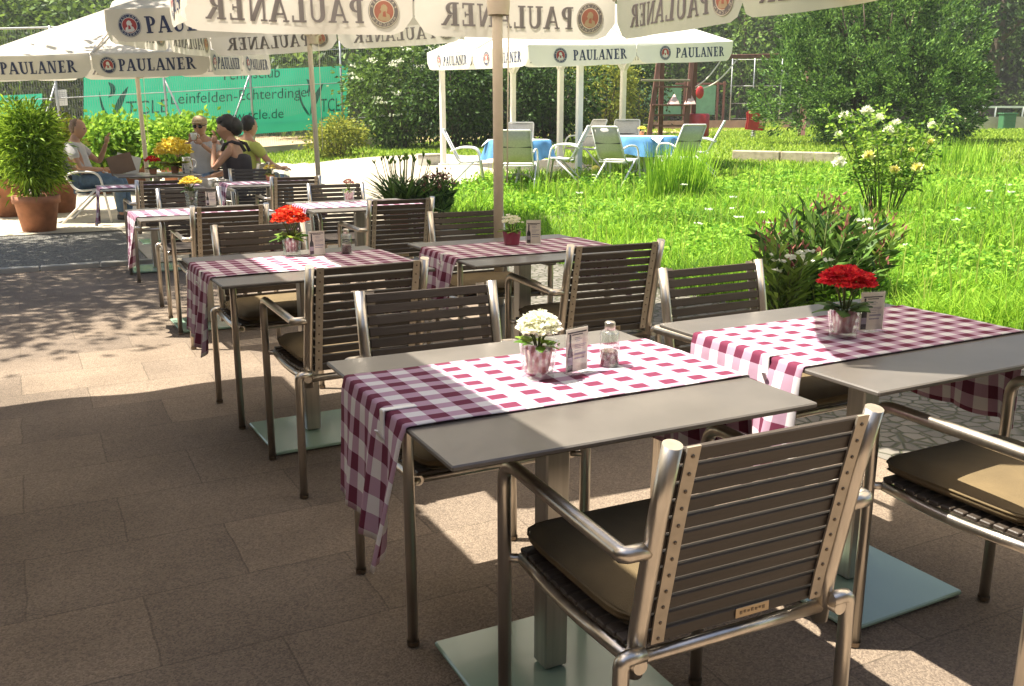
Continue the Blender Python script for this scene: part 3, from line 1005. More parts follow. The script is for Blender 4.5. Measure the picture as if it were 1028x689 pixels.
EMB = None
def umbrella(name, label, base, half, zbot, vh, rise, rot, fabric, tilt=0, tilt_az=0, ex=None, textspan=(.225, .87), emb_u=.135, emb_r=.103, cap_h=.148, posts=None, pole_r=.027, group=None, inner=True, base_plate=True, both=True, ribs=True):
    """square market umbrella with two lettered valance flaps on each side"""
    global EMB
    t = empty(name, base, rot, label, "umbrella", group)
    hx, hy = (half, half) if not isinstance(half, tuple) else half
    ze = zbot + vh
    za = ze + rise
    tm = Matrix.Rotation(tilt, 4, Vector((math.cos(tilt_az), math.sin(tilt_az), 0)))
    tm = Matrix.Translation((0, 0, zbot)) @ tm @ Matrix.Translation((0, 0, -zbot))
    T = lambda p: tuple(tm @ Vector(p))
    cor = [(-hx, -hy), (hx, -hy), (hx, hy), (-hx, hy)]
    # canopy: four sagging panels
    mb = MB()
    n = 8
    for k in range(4):
        a, b = cor[k], cor[(k + 1) % 4]
        vs, fs, row = [], [], []
        for i in range(n + 1):
            s = i / n
            ids = []
            for j in range(n + 1):
                u = j / n
                x = (a[0] + (b[0] - a[0]) * u) * (1 - s) + .0 * s
                y = (a[1] + (b[1] - a[1]) * u) * (1 - s)
                sag = .05 * half_mean(half) * math.sin(math.pi * s) * math.sin(math.pi * u) + .035 * math.sin(math.pi * u) * (1 - s) ** 2
                z = ze + rise * s - sag
                ids.append(len(vs)); vs.append(T((x, y, z)))
            row.append(ids)
        for i in range(n):
            for j in range(n):
                fs.append([row[i][j], row[i][j + 1], row[i + 1][j + 1], row[i + 1][j]])
        mb.add(vs, fs, 0, True)
    mb.build("canopy", M[fabric], t)
    cap = MB()
    cap.lathe([(.26, -.10), (.22, -.02), (.10, .05), (.03, .08), (.03, .14), (.001, .15)], T((0, 0, za)), 16)
    cap.build("vent_cap", M[fabric], t)
    if ribs:
        for k in range(8):
            if k % 2 == 0:
                e = cor[k // 2]
            else:
                a, b = cor[k // 2], cor[(k // 2 + 1) % 4]
                e = ((a[0] + b[0]) / 2, (a[1] + b[1]) / 2)
            r_ = MB()
            r_.bar(T((0, 0, za - .05)), T((e[0] * .985, e[1] * .985, ze - .02)), .02, .03)
            r_.bar(T((0, 0, ze - .25)), T((e[0] * .5, e[1] * .5, ze + rise * .5 - .07)), .018, .022)
            r_.build("rib", M['pole'], t)
    # pole(s)
    if posts is None:
        p = MB()
        p.tube([(0, 0, .02), T((0, 0, za + .05))], pole_r, 14)
        p.build("pole", M['pole'], t)
        h = MB(); h.lathe([(.055, -.06), (.06, 0), (.055, .06), (pole_r, .065)], T((0, 0, ze - .25)), 14); h.build("hub", M['pole'], t)
        if base_plate:
            b = MB(); b.box((0, 0, .035), (.7, .7, .07), .012); b.tube([(0, 0, .07), (0, 0, .34)], pole_r * 1.5, 12); b.build("base", M['concrete'], t)
        c = MB(); c.tube([(pole_r + .02, 0, 1.0), T((pole_r + .03, 0, ze - .3))], .004, 5); c.build("cord", M['cream'], t)
    # valance flaps
    if EMB is None:
        EMB = emblem_polys(1.0)
    polys, tw = serif_text("PAULANER")
    for k in range(4):
        a, b = Vector(cor[k] + (0,)), Vector(cor[(k + 1) % 4] + (0,))
        d = (b - a); side = d.length; d.normalize()
        nrm = Vector((d.y, -d.x, 0))
        W = side / 2
        for j in range(2):
            o = a + d * (W * j)
            ph = k * 1.9 + j * 2.7 + base[0]
            wv = lambda u, tt: (.022 * math.sin(u * 5.1 + ph) + .010 * math.sin(u * 11 + ph * 2)) * tt * (1 if half_mean(half) < 1.9 else 1.4)
            def pt(u, v, off):   # u metres along, v metres down
                tt = v / vh
                q = o + d * u + nrm * (wv(u, tt) + off)
                return T((q.x, q.y, ze - v - .012 * math.sin(u / W * math.pi)))
            vs, fs = [], []
            nu, nv = 22, 4
            rr = vh * .55
            for i in range(nu + 1):
                u = .008 + (W - .016) * i / nu
                dd = min(u, W - u)
                vb = vh if dd > rr else vh - rr + math.sqrt(max(0, rr * rr - (rr - dd) ** 2)) * 1.0
                for q in range(nv + 1):
                    vs.append(pt(u, vb * q / nv, 0))
            for i in range(nu):
                for q in range(nv):
                    fs.append([i * (nv + 1) + q, i * (nv + 1) + q + 1, (i + 1) * (nv + 1) + q + 1, (i + 1) * (nv + 1) + q])
            mb = MB(); mb.add(vs, fs, 0, True)
            fl = mb.build("valance", M[fabric], t)
            u0, u1 = textspan[0] * W, textspan[1] * W
            sc = (u1 - u0) / tw
            vt = vh * .5 - cap_h * .5
            L = MB()
            for sgn, mi in ((1, 0), (-1, 1)):
                if sgn < 0 and not inner: continue
                for i, p in enumerate(polys):
                    off = sgn * (.004 + .0002 * (i % 7))
                    q = [pt(u0 + x * sc, vt + (1 - y) * cap_h, off) for x, y in p]
                    L.poly(q if sgn > 0 else q[::-1], mi)
            L.build("lettering", [M['navy'], M['navy_in']], fl)
            E_ = MB()
            for sgn in (1, -1):
                if sgn < 0 and not inner: continue
                for p, lay, ink in EMB:
                    q = [pt(emb_u * W + x * emb_r, vh * .5 - y * emb_r, sgn * (.004 + .0012 * lay)) for x, y in p]
                    E_.poly(q if sgn > 0 else q[::-1], ink + (0 if sgn > 0 else 4))
            E_.build("emblem", [M['navy'], M['red'], M['cream'], M['cream'], M['navy_in'], M['red_in'], M['cream'], M['gold_in']], fl)
    return t

def half_mean(h):
    return h if not isinstance(h, tuple) else (h[0] + h[1]) / 2

G_U = "cream umbrellas over the terrace"
umbrella("market_umbrella", "large cream umbrella overhead on the pole beside the two right-hand tables", (2.26, 4.50, 0), 1.5, 1.875, .29, .62, R(-5), 'fabric', tilt=R(-.6), tilt_az=R(90), group=G_U)
umbrella("market_umbrella", "cream umbrella behind the overhead one, its lit canvas yellowish", (2.96, 10.38, 0), 1.58, 2.15, .29, .66, R(-27), 'fabric', tilt=R(3.6), tilt_az=R(-69), group=G_U)
P = at(157, 150, 13.4)
umbrella("market_umbrella", "greyish umbrella over the seated guests at the far left", (1.62, 14.6, 0), 1.5, 1.915, .30, .72, R(-27.5), 'fabric_g', tilt=R(3.0), tilt_az=R(-31), group=G_U, pole_r=.03)
umbrella("market_umbrella", "cream umbrella above and left of the camera, mostly out of the picture", (-1.75, 3.29, 0), 2.0, 2.0, .28, .75, 0, 'fabric_t', group=G_U)
umbrella("market_umbrella", "cream umbrella at the right edge shading the table with red flowers", (3.34, 1.86, 0), 1.5, 1.95, .28, .62, R(45), 'fabric', group=G_U)
# the white pavilion: a big canopy on five posts
gz = ground(9.8, 16.3)
pv = umbrella("pavilion", "big white canvas pavilion on posts over the garden tables", (9.8, 16.28, 0), (2.17, 2.17), 2.36, .34, 1.05, 0, 'fabric_w', tilt=R(3.3), tilt_az=R(-59), posts=True,
              textspan=(.40, .90), emb_u=.285, emb_r=.125, cap_h=.17, inner=True)
pv["category"] = "pavilion"
for (px, d, cap_) in ((445, 19.5, 0), (581, 16.6, 0), (515, 20.2, 1), (562, 18.6, 1), (624, 18.9, 1)):
    P = at(px, 150, d); zg = ground(P.x, P.y)
    lx, ly = P.x - 9.8, P.y - 16.28
    m_ = MB()
    m_.box((lx, ly, (zg + 2.55) / 2), (.10, .10, 2.55 - zg), .008)
    m_.box((lx, ly, zg + .02), (.2, .2, .04), .005)
    if cap_:
        for s in (-1, 1):
            m_.bar((lx, ly, 2.25), (lx + s * .2, ly, 2.53), .06, .05)
            m_.bar((lx, ly, 2.25), (lx, ly + s * .2, 2.53), .06, .05)
    m_.build("post", M['pole_w'], pv)

# unseen building added to block skylight: walls left of and behind the camera
blocker = empty("sky_blocking_building", (-4.6, -4.5, 0), 0, "unseen building added left and rear to block sky light", "building")
m = MB()
m.box((-.2, 5.6, 2.3), (.4, 11.6, 4.6), .02); m.box((7.2, -.2, 2.3), (14.4, .4, 4.6), .02)
m.build("wall", mat("brown_render", (.16, .12, .09), .9), blocker)
for k in range(4):
    m = MB(); m.box((.01, 1.6 + k * 2.6, 1.45), (.08, 1.9, 2.3), .01); w_ = m.build("window", M['wood_red'], blocker)
    m = MB(); m.box((.055, 1.6 + k * 2.6, 1.45), (.02, 1.7, 2.1)); m.build("pane", mat("dark_pane", (.03, .035, .04), .08), w_)
m = MB(); m.box((-1.0, 5.2, 4.75), (3.4, 13.2, .25), .03); m.box((8.4, -1.2, 4.751), (14.6, 3.2, .25), .03); m.build("roof", M['concrete'], blocker)

# ------------------------------------------------------------------ tables
TW, TD, TH = .84, .80, .75
G_T = "square terrace tables"
def make_table():
    t = empty("terrace_table", (0, 0, 0))
    m = MB(); m.box((0, 0, TH - .006), (TW, TD, .012), .003); m.build("tabletop", M['top'], t)
    m = MB()
    m.box((0, 0, TH - .028), (.56, .05, .03), .004); m.box((0, 0, TH - .0285), (.05, .56, .028), .004)
    m.build("top_support", M['steel_d'], t)
    m = MB(); m.box((0, 0, .379), (.062, .062, .70), .004); m.build("column", M['steel_d'], t)
    m = MB(); m.box((0, 0, .0165), (.44, .44, .014), .004); m.build("base_plate", M['plate'], t)
    m = MB()
    for sx in (-1, 1):
        for sy in (-1, 1):
            m.lathe([(.016, .0045), (.016, .0095)], (sx * .19, sy * .19, 0), 10)
    m.build("glides", M['screw'], t)
    return t

tabs = [((1.032, 1.781), -1.0, "grey-topped table with white flowers in a glass, nearest table on the left"),
        ((2.037, 1.772), .5, "grey-topped table with red flowers in a glass, cut by the right edge"),
        ((1.003, 3.813), 1.6, "grey-topped table with orange-red flowers, second one up the left row"),
        ((2.030, 3.800), -.8, "grey-topped table with the plum pot, beside the umbrella pole"),
        ((1.006, 6.30), .9, "table with yellow flowers in a clear glass, third of the left row"),
        ((2.078, 6.34), -1.0, "table with a small plant in a glass, third of the right row"),
        ((1.0, 8.95), .4, "far table whose checked cloth hangs before the seated old man"),
        ((2.06, 8.92), -.6, "far table beside the dark-haired woman, checked cloth at its left"),
        ((1.30, 10.95), 0, "bare far table with flower pots, between the man and the woman")]
T0 = make_table()
TABLES = []
for i, ((x, y), a, lb) in enumerate(tabs):
    o = T0 if i == 0 else copy_tree(T0)
    o.location = (x, y, 0); o.rotation_euler.z = R(a)
    tag(o, lb, "table", G_T)
    TABLES.append(o)

# table runners: a strip of checked cloth over the top and down both ends
def runner(tab, label, w=.415, yoff=.015, hang=.285, seed=0, twist=.35, group="checked table runners", flat=False):
    r = random.Random(seed)
    path = []   # (x, z, s along, hang fraction)
    hw = TW / 2 + .004
    s = 0
    nh = 14
    for i in range(nh + 1):
        path.append((-hw, TH - hang + hang * i / nh - .006, -hang + hang * i / nh - hw, 1 - i / nh))
    path.append((-hw + .002, TH + .0015, -hw, 0))
    nt = 40
    for i in range(nt + 1):
        x = -hw + .008 + (2 * hw - .016) * i / nt
        path.append((x, TH + .0032, x, 0))
    path.append((hw - .002, TH + .0015, hw, 0))
    for i in range(nh + 1):
        path.append((hw, TH - .006 - hang * i / nh, hw + hang * i / nh, i / nh))
    ny_ = 26
    vs, uvs, fs = [], [], []
    ph = r.uniform(0, 6)
    for (x, z, sl, h) in path:
        for j in range(ny_ + 1):
            v = j / ny_
            y = (v - .5) * w
            yy, xx, zz = y, x, z
            if h > 0:
                sg = -1 if x < 0 else 1
                near = (1 - v)          # the end towards the viewer gathers into folds
                f = h * (.25 + .9 * near ** 1.5)
                xx += sg * (.004 + .050 * f * (math.sin(v * 17 + ph) * .5 + .45) + .012 * h)
                yy += .022 * h * near ** 1.5 * twist + .016 * h * math.sin(v * 17 + ph + 1.4)
                zz -= .030 * (near ** 3) * h * twist
            else:
                zz += .0012 * (math.sin(x * 17 + ph) * math.sin(y * 23 + ph)) + .0012
            vs.append((xx, yy + yoff, zz)); uvs.append((sl + 1.0, y + .5))
    n1 = ny_ + 1
    for i in range(len(path) - 1):
        for j in range(ny_):
            fs.append([i * n1 + j, (i + 1) * n1 + j, (i + 1) * n1 + j + 1, i * n1 + j + 1])
    me = bpy.data.meshes.new("table_runner")
    me.from_pydata(vs, [], fs)
    uvl = me.uv_layers.new(name="UVMap")
    for lp in me.loops:
        uvl.data[lp.index].uv = uvs[lp.vertex_index]
    me.polygons.foreach_set("use_smooth", [True] * len(fs))
    me.materials.append(M['gingham'])
    o = link("table_runner", me)
    o.location = tab.location; o.rotation_euler.z = tab.rotation_euler.z
    md = o.modifiers.new("thickness", 'SOLIDIFY'); md.thickness = .0016; md.offset = 1
    tag(o, label, "tablecloth", group)
    return o

rl = ["maroon and white checked runner under the white flowers", "maroon and white checked runner under the red flowers in a glass, right edge",
      "checked runner under the orange-red flowers", "checked runner under the plum pot", "checked runner under the yellow flowers in clear glass", "checked runner under the small plant, third of the right row",
      "checked runner hanging in front of the old man's knees", "checked runner hanging beside the dark-haired woman"]
for i in range(8):
    runner(TABLES[i], rl[i], yoff=(.03, .03, .0, .0, .0, 0, 0, 0)[i], seed=i * 5 + 1, twist=(1.0, .6, .9, 1.0, 1.2, .8, 1, 1)[i], hang=(.27, .27, .27, .2, .28, .25, .28, .28)[i])

def clip(tab, yo, label):
    m = MB()
    x = -TW / 2 - .0075
    m.box((x - .004, yo, TH - .028), (.004, .022, .07), .001)
    m.box((x + .032, yo, TH + .0072), (.075, .018, .003), .001)
    m.bar((x - .006, yo - .006, TH - .055), (x - .022, yo - .012, TH - .03), .010, .003)
    o = m.build("tablecloth_clip", M['white_plastic'])
    o.location = tab.location; o.rotation_euler.z = tab.rotation_euler.z
    tag(o, label, "clip", "white tablecloth clips")
for i, lb in ((0, "white clip holding the runner at the table with white flowers"), (1, "white clip holding the runner at the table with red flowers"),
              (2, "white clip holding the runner at the table with orange-red flowers"), (3, "white clip holding the runner at the table with the plum pot")):
    clip(TABLES[i], -.06, lb)

# ------------------------------------------------------------------ slatted armchairs (face +y, feet centred on the origin)
def make_chair():
    t = empty("slatted_armchair", (0, 0, 0))
    r = .0145
    lean = [(-.195, .40), (-.208, .50), (-.228, .60), (-.252, .72), (-.281, .843)]    # (y, z) of the back posts
    def ly(z):
        for (y0, z0), (y1, z1) in zip(lean, lean[1:]):
            if z <= z1:
                return y0 + (y1 - y0) * (z - z0) / (z1 - z0)
        return lean[-1][0]
    for s in (-1, 1):
        m = MB()
        m.tube(fillet([(s * .255, .222, .0), (s * .255, .222, .655), (s * .262, -.10, .652)], .055, 6) + [(s * .263, -.222, .650), (s * .264, -.231, .650), (s * .258, -.236, .650), (s * .205, ly(.65), .650)], r, 12)
        m.tube([(s * .255, .222, .44), (s * .222, .20, .44)], .010, 8)
        m.lathe([(r + .002, 0), (r + .002, .012)], (s * .255, .222, 0), 12, 1)
        m.build("arm_frame", [M['steel'], M['screw']], t)
        m = MB()
        m.tube(fillet([(s * .255, -.222, 0), (s * .252, -.222, .452), (s * .208, -.222, .452)], .012, 3), r, 12)
        m.lathe([(r + .002, 0), (r + .002, .012)], (s * .255, -.222, 0), 12, 1)
        m.build("rear_leg", [M['steel'], M['screw']], t)
        m = MB()
        m.tube([(s * .210, y, z) for y, z in lean], .0165, 14)
        m.build("back_post", M['steel'], t)
        m = MB()
        m.tube(fillet([(s * .222, .205, .44), (s * .224, .02, .425), (s * .222, -.235, .438)], .1, 6), r * .95, 12)
        m.build("seat_rail", M['steel'], t)
        m = MB()
        pts = [(s * .176, ly(z) - .010, z) for z in np.linspace(.460, .838, 8)]
        for a, b in zip(pts, pts[1:]):
            m.bar(a, b, .026, .004, 0, up=(0, 1, .25))
        for k in range(12):
            z = .470 + .0319 * k
            m.ball((s * .176, ly(z) - .013, z), (.0035, .002, .0035), 8, 5, 1)
        m.build("side_strip", [M['strip'], M['screw']], t)
    m = MB()
    m.tube([(-.222, .185, .436), (.222, .185, .436)], .011, 10); m.build("front_bar", M['steel'], t)
    m = MB()
    m.tube([(-.210, -.20, .430), (.210, -.20, .430)], .013, 10); m.build("rear_bar", M['steel'], t)
    # slats
    m = MB()
    for k in range(12):
        z = .470 + .0319 * k
        sl = Vector((0, ly(z + .01) - ly(z - .01), .02)).normalized()
        rot = Matrix(((1, 0, 0), (0, -sl.z * -1, sl.y), (0, -sl.y, sl.z)))
        m.box((0, ly(z), z), (.386, .011, .0265), .0022, 0, rot)
    bk = m.build("backrest", M['slat'], t)
    m = MB()
    z = .4715; y = ly(z)
    m.box((.03, y - .0075, z), (.075, .002, .019), .0005)
    for k in range(7):
        m.box((.03 - .026 + k * .0085, y - .009, z + .001 * (k % 2)), (.005, .0008, .006 - .0012 * (k % 3)), 0, 1)
    m.build("maker_plate", [M['plate_name'], M['screw']], bk)
    m = MB()
    for k in range(12):
        y = -.175 + .0335 * k
        z = .449 + .010 * ((y - .02) / .19) ** 2
        m.box((0, y, z), (.452, .027, .011), .0022)
    m.build("seat", M['slat'], t)
    return t

CH0 = make_chair()
G_C = "slatted terrace armchairs"
# (x, y, facing degrees: 0 looks away from the camera, 180 towards it, label)
chairs = [(1.054, 1.354, -1.5, "big slatted armchair in the foreground with its back to the viewer"),
          (1.030, 2.258, 179, "slatted armchair on the far side of the table with white flowers"),
          (2.040, 1.290, 0, "slatted armchair cut by the right edge, olive cushion on its seat"),
          (2.075, 2.215, 181, "slatted armchair on the far side of the table with red flowers, before the oleander"),
          (1.030, 3.350, 1, "slatted armchair with its back to the viewer at the table with orange-red flowers"),
          (.990, 4.240, 182, "slatted armchair facing the viewer behind the orange-red flowers"),
          (2.110, 3.395, -3, "slatted armchair seen from behind at the table with the plum pot"),
          (2.130, 4.375, 179, "slatted armchair facing the viewer in front of the big umbrella pole"),
          (1.045, 5.850, 1, "slatted armchair with its back to the viewer at the yellow-flower table"),
          (1.055, 6.830, 180, "slatted armchair facing the viewer behind the yellow flowers"),
          (2.100, 5.830, 0, "slatted armchair with its back to the viewer in front of the spiky dark plant"),
          (2.140, 6.830, 178, "slatted armchair facing the viewer behind the small potted plant, third right table"),
          (1.020, 8.480, 2, "far slatted armchair with its back to the viewer beyond the yellow flowers"),
          (2.130, 8.460, -2, "far slatted armchair with its back to the viewer, beyond the third right table"),
          (2.060, 9.420, 180, "far slatted armchair facing the viewer just right of the dark-haired woman")]
CHS = []
for i, (x, y, a, lb) in enumerate(chairs):
    o = CH0 if i == 0 else copy_tree(CH0)
    o.location = (x, y, .008); o.rotation_euler.z = R(a)
    tag(o, lb, "chair", G_C)
    CHS.append(o)

# seat cushions
def make_cushion():
    bm = bmesh.new()
    bmesh.ops.create_grid(bm, x_segments=16, y_segments=16, size=.5)
    bm.verts.ensure_lookup_table()
    vs = [v.co.copy() for v in bm.verts]
    fs = [[v.index for v in f.verts] for f in bm.faces]
    bm.free()
    m = MB()
    for sgn in (1, -1):
        out = []
        for v in vs:
            x, y = v.x * 2, v.y * 2
            e = (1 - abs(x) ** 9) * (1 - abs(y) ** 9)
            h = .027 * max(0, e) ** .30 + (.012 * (1 - x * x) * (1 - y * y) if sgn > 0 else 0)
            rx = x * (1 - .05 * abs(y) ** 8); ry = y * (1 - .05 * abs(x) ** 8)
            out.append((rx * .212, ry * .205, sgn * (h * .62 + .011)))
        m.add(out, fs if sgn > 0 else [f[::-1] for f in fs], 0, True)
    pts = []
    for k in range(64):
        a = 2 * math.pi * k / 64
        c, s = math.cos(a), math.sin(a)
        q = (abs(c) ** 8 + abs(s) ** 8) ** (-1 / 8)
        pts.append((c * q * .208, s * q * .201, 0))
    m.tube(pts, .0115, 10, closed=True)
    m.tube([(x * 1.052, y * 1.054, .008) for x, y, z in pts], .0028, 6, closed=True)
    return m.build("seat_cushion", M['cushion'])
CU = make_cushion()
cush = [(0, "olive brown cushion on the big foreground armchair"), (1, "olive brown cushion on the chair behind the white flowers"), (2, "olive brown cushion on the chair cut by the right edge"),
        (3, "olive brown cushion on the chair in front of the oleander"), (4, "olive brown cushion on the rear-view chair at the orange-red flowers"), (5, "olive brown cushion on the chair facing us behind the orange-red flowers"),
        (6, "olive brown cushion on the rear-view chair at the plum pot"), (7, "olive brown cushion on the chair in front of the umbrella pole")]
for i, (k, lb) in enumerate(cush):
    o = CU if i == 0 else CU.copy()
    if i: C.objects.link(o)
    a = CHS[k].rotation_euler.z
    o.location = CHS[k].location + Vector((-math.sin(a) * .025, math.cos(a) * .025, .486))
    o.rotation_euler = (0, 0, a)
    tag(o, lb, "cushion", "olive brown seat cushions")

# ------------------------------------------------------------------ things on the tables
def on(tab, x, y, z=0):
    return Vector((x, y, TH + .0042 + z))

def dome_flowers(parent, name, c, rad, n, m, size, flat=.6):
    P, D = [], []
    for k in range(n):
        u = Vector((random.gauss(0, 1), random.gauss(0, 1), abs(random.gauss(.3, .8)))).normalized()
        p = Vector(c) + Vector((u.x * rad, u.y * rad, u.z * rad * flat)) * random.uniform(.75, 1.05)
        b = random.uniform(0, 6.28)
        for q in range(5):
            a = b + q * 1.257
            P.append(p); D.append((math.cos(a) + u.x * .5, math.sin(a) + u.y * .5, u.z * .5 + .15))
    V, F = leaf_geo(np.array([tuple(p) for p in P]), np.array(D), size * rng.uniform(.7, 1.2, len(P)), size * .85, .1)
    return npmesh(name, V, F, m, parent)

def big_leaves(parent, name, c, n, ln, wd, m, up=.35, rad=.02, droop=.35):
    """broad leaves, each a small curved grid"""
    vs, fs = [], []
    for k in range(n):
        a = k * 2.399 + random.uniform(-.3, .3)
        d = Vector((math.cos(a), math.sin(a), up * random.uniform(.3, 1.6))).normalized()
        s = Vector((-math.sin(a), math.cos(a), random.uniform(-.3, .3))).normalized()
        nn = d.cross(s) * -1
        L_, W_ = ln * random.uniform(.7, 1.15), wd * random.uniform(.75, 1.1)
        o = len(vs)
        for i in range(6):
            t = i / 5
            w = W_ * .5 * math.sin(math.pi * min(.98, max(.06, t ** .8)))
            p = Vector(c) + d * (rad + L_ * t) + Vector((0, 0, -droop * L_ * t * t))
            for q in (-1, 0, 1):
                vs.append(p + s * w * q + nn * (abs(q) * W_ * .10))
        for i in range(5):
            for q in range(2):
                fs.append([o + i * 3 + q, o + i * 3 + q + 1, o + (i + 1) * 3 + q + 1, o + (i + 1) * 3 + q])
    mb = MB(); mb.add(vs, fs, 0, True)
    return mb.build(name, m, parent)

def vase(name, label, loc, kind, flower, fr, fh, n, leafn, size=.02, leafm='l_pot', flat=.6, rz=0):
    t = empty(name, loc, rz, label, "flower pot", "flowers on the tables")
    if kind == 'glass':
        m = MB()
        m.lathe([(.001, 0), (.034, 0), (.037, .004), (.037, .016), (.040, .05), (.046, .088), (.0475, .089), (.044, .087), (.038, .05), (.034, .018), (.001, .016)], n=28)
        m.build("glass", M['glass'], t)
        m = MB()
        m.lathe([(.001, .0175), (.022, .0175), (.028, .048), (.031, .066), (.031, .071), (.027, .071), (.026, .064), (.001, .062)], n=26, flute=.07)
        m.build("inner_pot", M['pinkpot'], t)
        zt = .075
    elif kind == 'clear':
        m = MB()
        m.lathe([(.001, 0), (.034, 0), (.036, .004), (.036, .014), (.041, .06), (.047, .105), (.0485, .106), (.045, .103), (.039, .06), (.034, .016), (.001, .014)], n=24)
        m.build("glass", M['glass'], t)
        m = MB(); m.tube([(0, 0, .016), (.004, 0, .07), (0, 0, .13)], .006, 7)
        for k in range(6):
            a = k * 1.05; m.tube([(.006 * math.cos(a), .006 * math.sin(a), .018), (.02 * math.cos(a), .02 * math.sin(a), .12)], .0025, 5)
        m.build("stalks", M['stem'], t)
        zt = .105
    else:
        m = MB()
        m.lathe([(.001, 0), (.033, 0), (.036, .01), (.043, .062), (.045, .066), (.042, .066), (.040, .058), (.001, .054)], n=24)
        m.build("pot", M[kind], t)
        zt = .055
    big_leaves(t, "leaves", (0, 0, zt), leafn, fr * 1.0, fr * .62, M[leafm], .5)
    if flower:
        m = MB()
        for k in range(7):
            a = k * .9; m.tube([(0, 0, zt - .02), (fr * .3 * math.cos(a), fr * .3 * math.sin(a), fh * .6 + zt * .4), (fr * .55 * math.cos(a), fr * .55 * math.sin(a), fh)], .0022, 5)
        m.build("flower_stalks", M['stem'], t)
        dome_flowers(t, "blossom", (0, 0, fh), fr, n, M[flower], size, flat)
    return t

def card(label, loc, rz, w=.074, h=.108):
    t = empty("table_card", loc, rz, label, "table card", "table cards")
    m = MB()
    m.box((0, 0, .003), (w, .045, .004), .001)
    m.box((0, -.0035, h / 2 + .005), (w, .0022, h), .0004)
    m.box((0, .0035, h / 2 + .005), (w, .0022, h), .0004)
    m.build("acrylic_holder", M['acrylic'], t)
    m = MB()
    m.box((0, 0, h / 2 + .005), (w * .93, .0010, h * .95))
    pp = m.build("paper", M['paper'], t)
    for sgn in (-1, 1):
        m = MB()
        y = sgn * .00075
        X = lambda x: x * (1 if sgn < 0 else -1)
        bx = -w * .30
        prof = [(.0085, .004), (.0085, .048), (.0070, .055), (.0032, .064), (.0029, .092), (0, .092)]
        out = [(bx - a, z) for a, z in prof] + [(bx + a, z) for a, z in prof[::-1]]
        m.poly([(X(a) * 1.0, y, z + .006) for a, z in out] if sgn < 0 else [(X(a), y, z + .006) for a, z in out[::-1]], 0)
        for k, (x0, x1, z, hh, mi) in enumerate([(-.030, .030, .101, .003, 0), (-.016, .018, .0955, .0022, 0), (-.006, .010, .088, .0015, 1), (-.008, .016, .084, .0015, 1), (-.004, .010, .080, .0015, 1),
                                                (-.008, .029, .071, .0016, 1), (-.008, .026, .067, .0013, 1), (-.008, .014, .063, .0013, 1), (-.008, .012, .057, .0014, 1), (-.008, .028, .049, .005, 1), (-.008, .024, .039, .0035, 1)]):
            m.box(((X(x0) + X(x1)) / 2, y, z), (x1 - x0, .0004, hh), 0, mi)
        m.box((X(bx), y * 1.4, .034), (.0155, .0004, .018), 0, 1)
        m.build("print", [M['ink'], M['ink_l']], pp)
    return t

def mill(label, loc, h=.085, s=1.0):
    t = empty("pepper_mill", loc, R(20), label, "pepper mill", "shakers and mills on the tables")
    m = MB()
    m.lathe([(.001, 0), (.022, 0), (.024, .003), (.024, h * .78), (.021, h * .84), (.013, h * .88), (.0115, h * .88), (.020, h * .82), (.0225, h * .77), (.0225, .006), (.001, .005)], n=24)
    m.build("glass_body", M['glass'], t)
    m = MB(); m.lathe([(.001, .006), (.0205, .006), (.0205, h * .36), (.018, h * .39), (.001, h * .37)], n=20); m.build("peppercorns", M['pepper'], t)
    m = MB(); m.lathe([(.012, h * .86), (.013, h * .88), (.013, h * 1.03), (.011, h * 1.06), (.001, h * 1.07)], n=20); m.build("cap", M['steel'], t)
    t.scale = (s, s, s)
    return t

vase("flower_glass", "white flowers in a glass with a pinkish pot on the nearest table", on(0, 1.003, 1.800), 'glass', 'f_white', .043, .112, 150, 11, .015, 'l_rose', .95)
vase("flower_glass", "bright red flowers in a glass with clay pot on the right table", on(1, 1.935, 1.772), 'glass', 'f_red', .066, .150, 200, 20, .017, 'l_pot', .62)
vase("flower_glass", "orange-red flowers in a glass on the second left table", on(2, 1.010, 4.030), 'glass', 'f_orange', .066, .150, 150, 20, .020, 'l_rose', .85)
vase("flower_pot", "plum pot of small white flowers beside the umbrella pole", on(3, 2.020, 3.890), 'plumpot', 'f_white', .048, .105, 40, 16, .014, 'l_rose', .8)
vase("flower_glass", "yellow flowers in a clear glass on the third left table", on(4, 1.010, 6.700), 'clear', 'f_yellow', .062, .155, 110, 5, .019, 'l_pot', .7)
vase("flower_glass", "small red-tinged plant in a glass on the third right table", on(5, 2.060, 6.50), 'glass', 'f_pink', .034, .135, 30, 14, .014, 'l_rose', .8)
vase("flower_pot", "small yellow green plant on the far table near the dark-haired woman", on(7, 2.10, 9.05), 'terracotta', 'f_yellow', .055, .12, 26, 20, .016, 'l_yellow', .7)
vase("flower_pot", "bushy yellow and orange flowers on the bare far table", on(8, 1.50, 10.95), 'terracotta', 'f_yellow', .17, .17, 240, 26, .035, 'l_yellow', .75).scale = (1.05, 1.05, 1.25)
vase("flower_pot", "dull red flowers in a pot left of the yellow ones on the bare far table", on(8, 1.26, 10.85), 'terracotta', 'f_red', .07, .14, 60, 16, .024, 'l_pot', .7)
card("wine card with a bottle picture beside the white flowers", on(0, 1.100, 1.790), R(13))
card("wine card with a bottle picture beside the red flowers in a glass", on(1, 2.055, 1.785), R(-14), .080, .112)
card("wine card beside the orange-red flowers", on(2, 1.100, 3.950), R(-8))
card("wine card with a bottle picture beside the plum pot", on(3, 2.115, 3.850), R(-22), .074, .115)
card("white card beside the yellow flowers in clear glass", on(4, 1.120, 6.60), R(-10), .07, .10)
card("small white card on the bare far table below the yellow flowers", on(8, 1.58, 10.70), R(-18), .08, .11)
mill("pepper mill on the nearest table, right of the wine card", on(0, 1.205, 1.812), .105)
mill("pepper mill on the second left table, right of the wine card", on(2, 1.235, 3.960), .105)
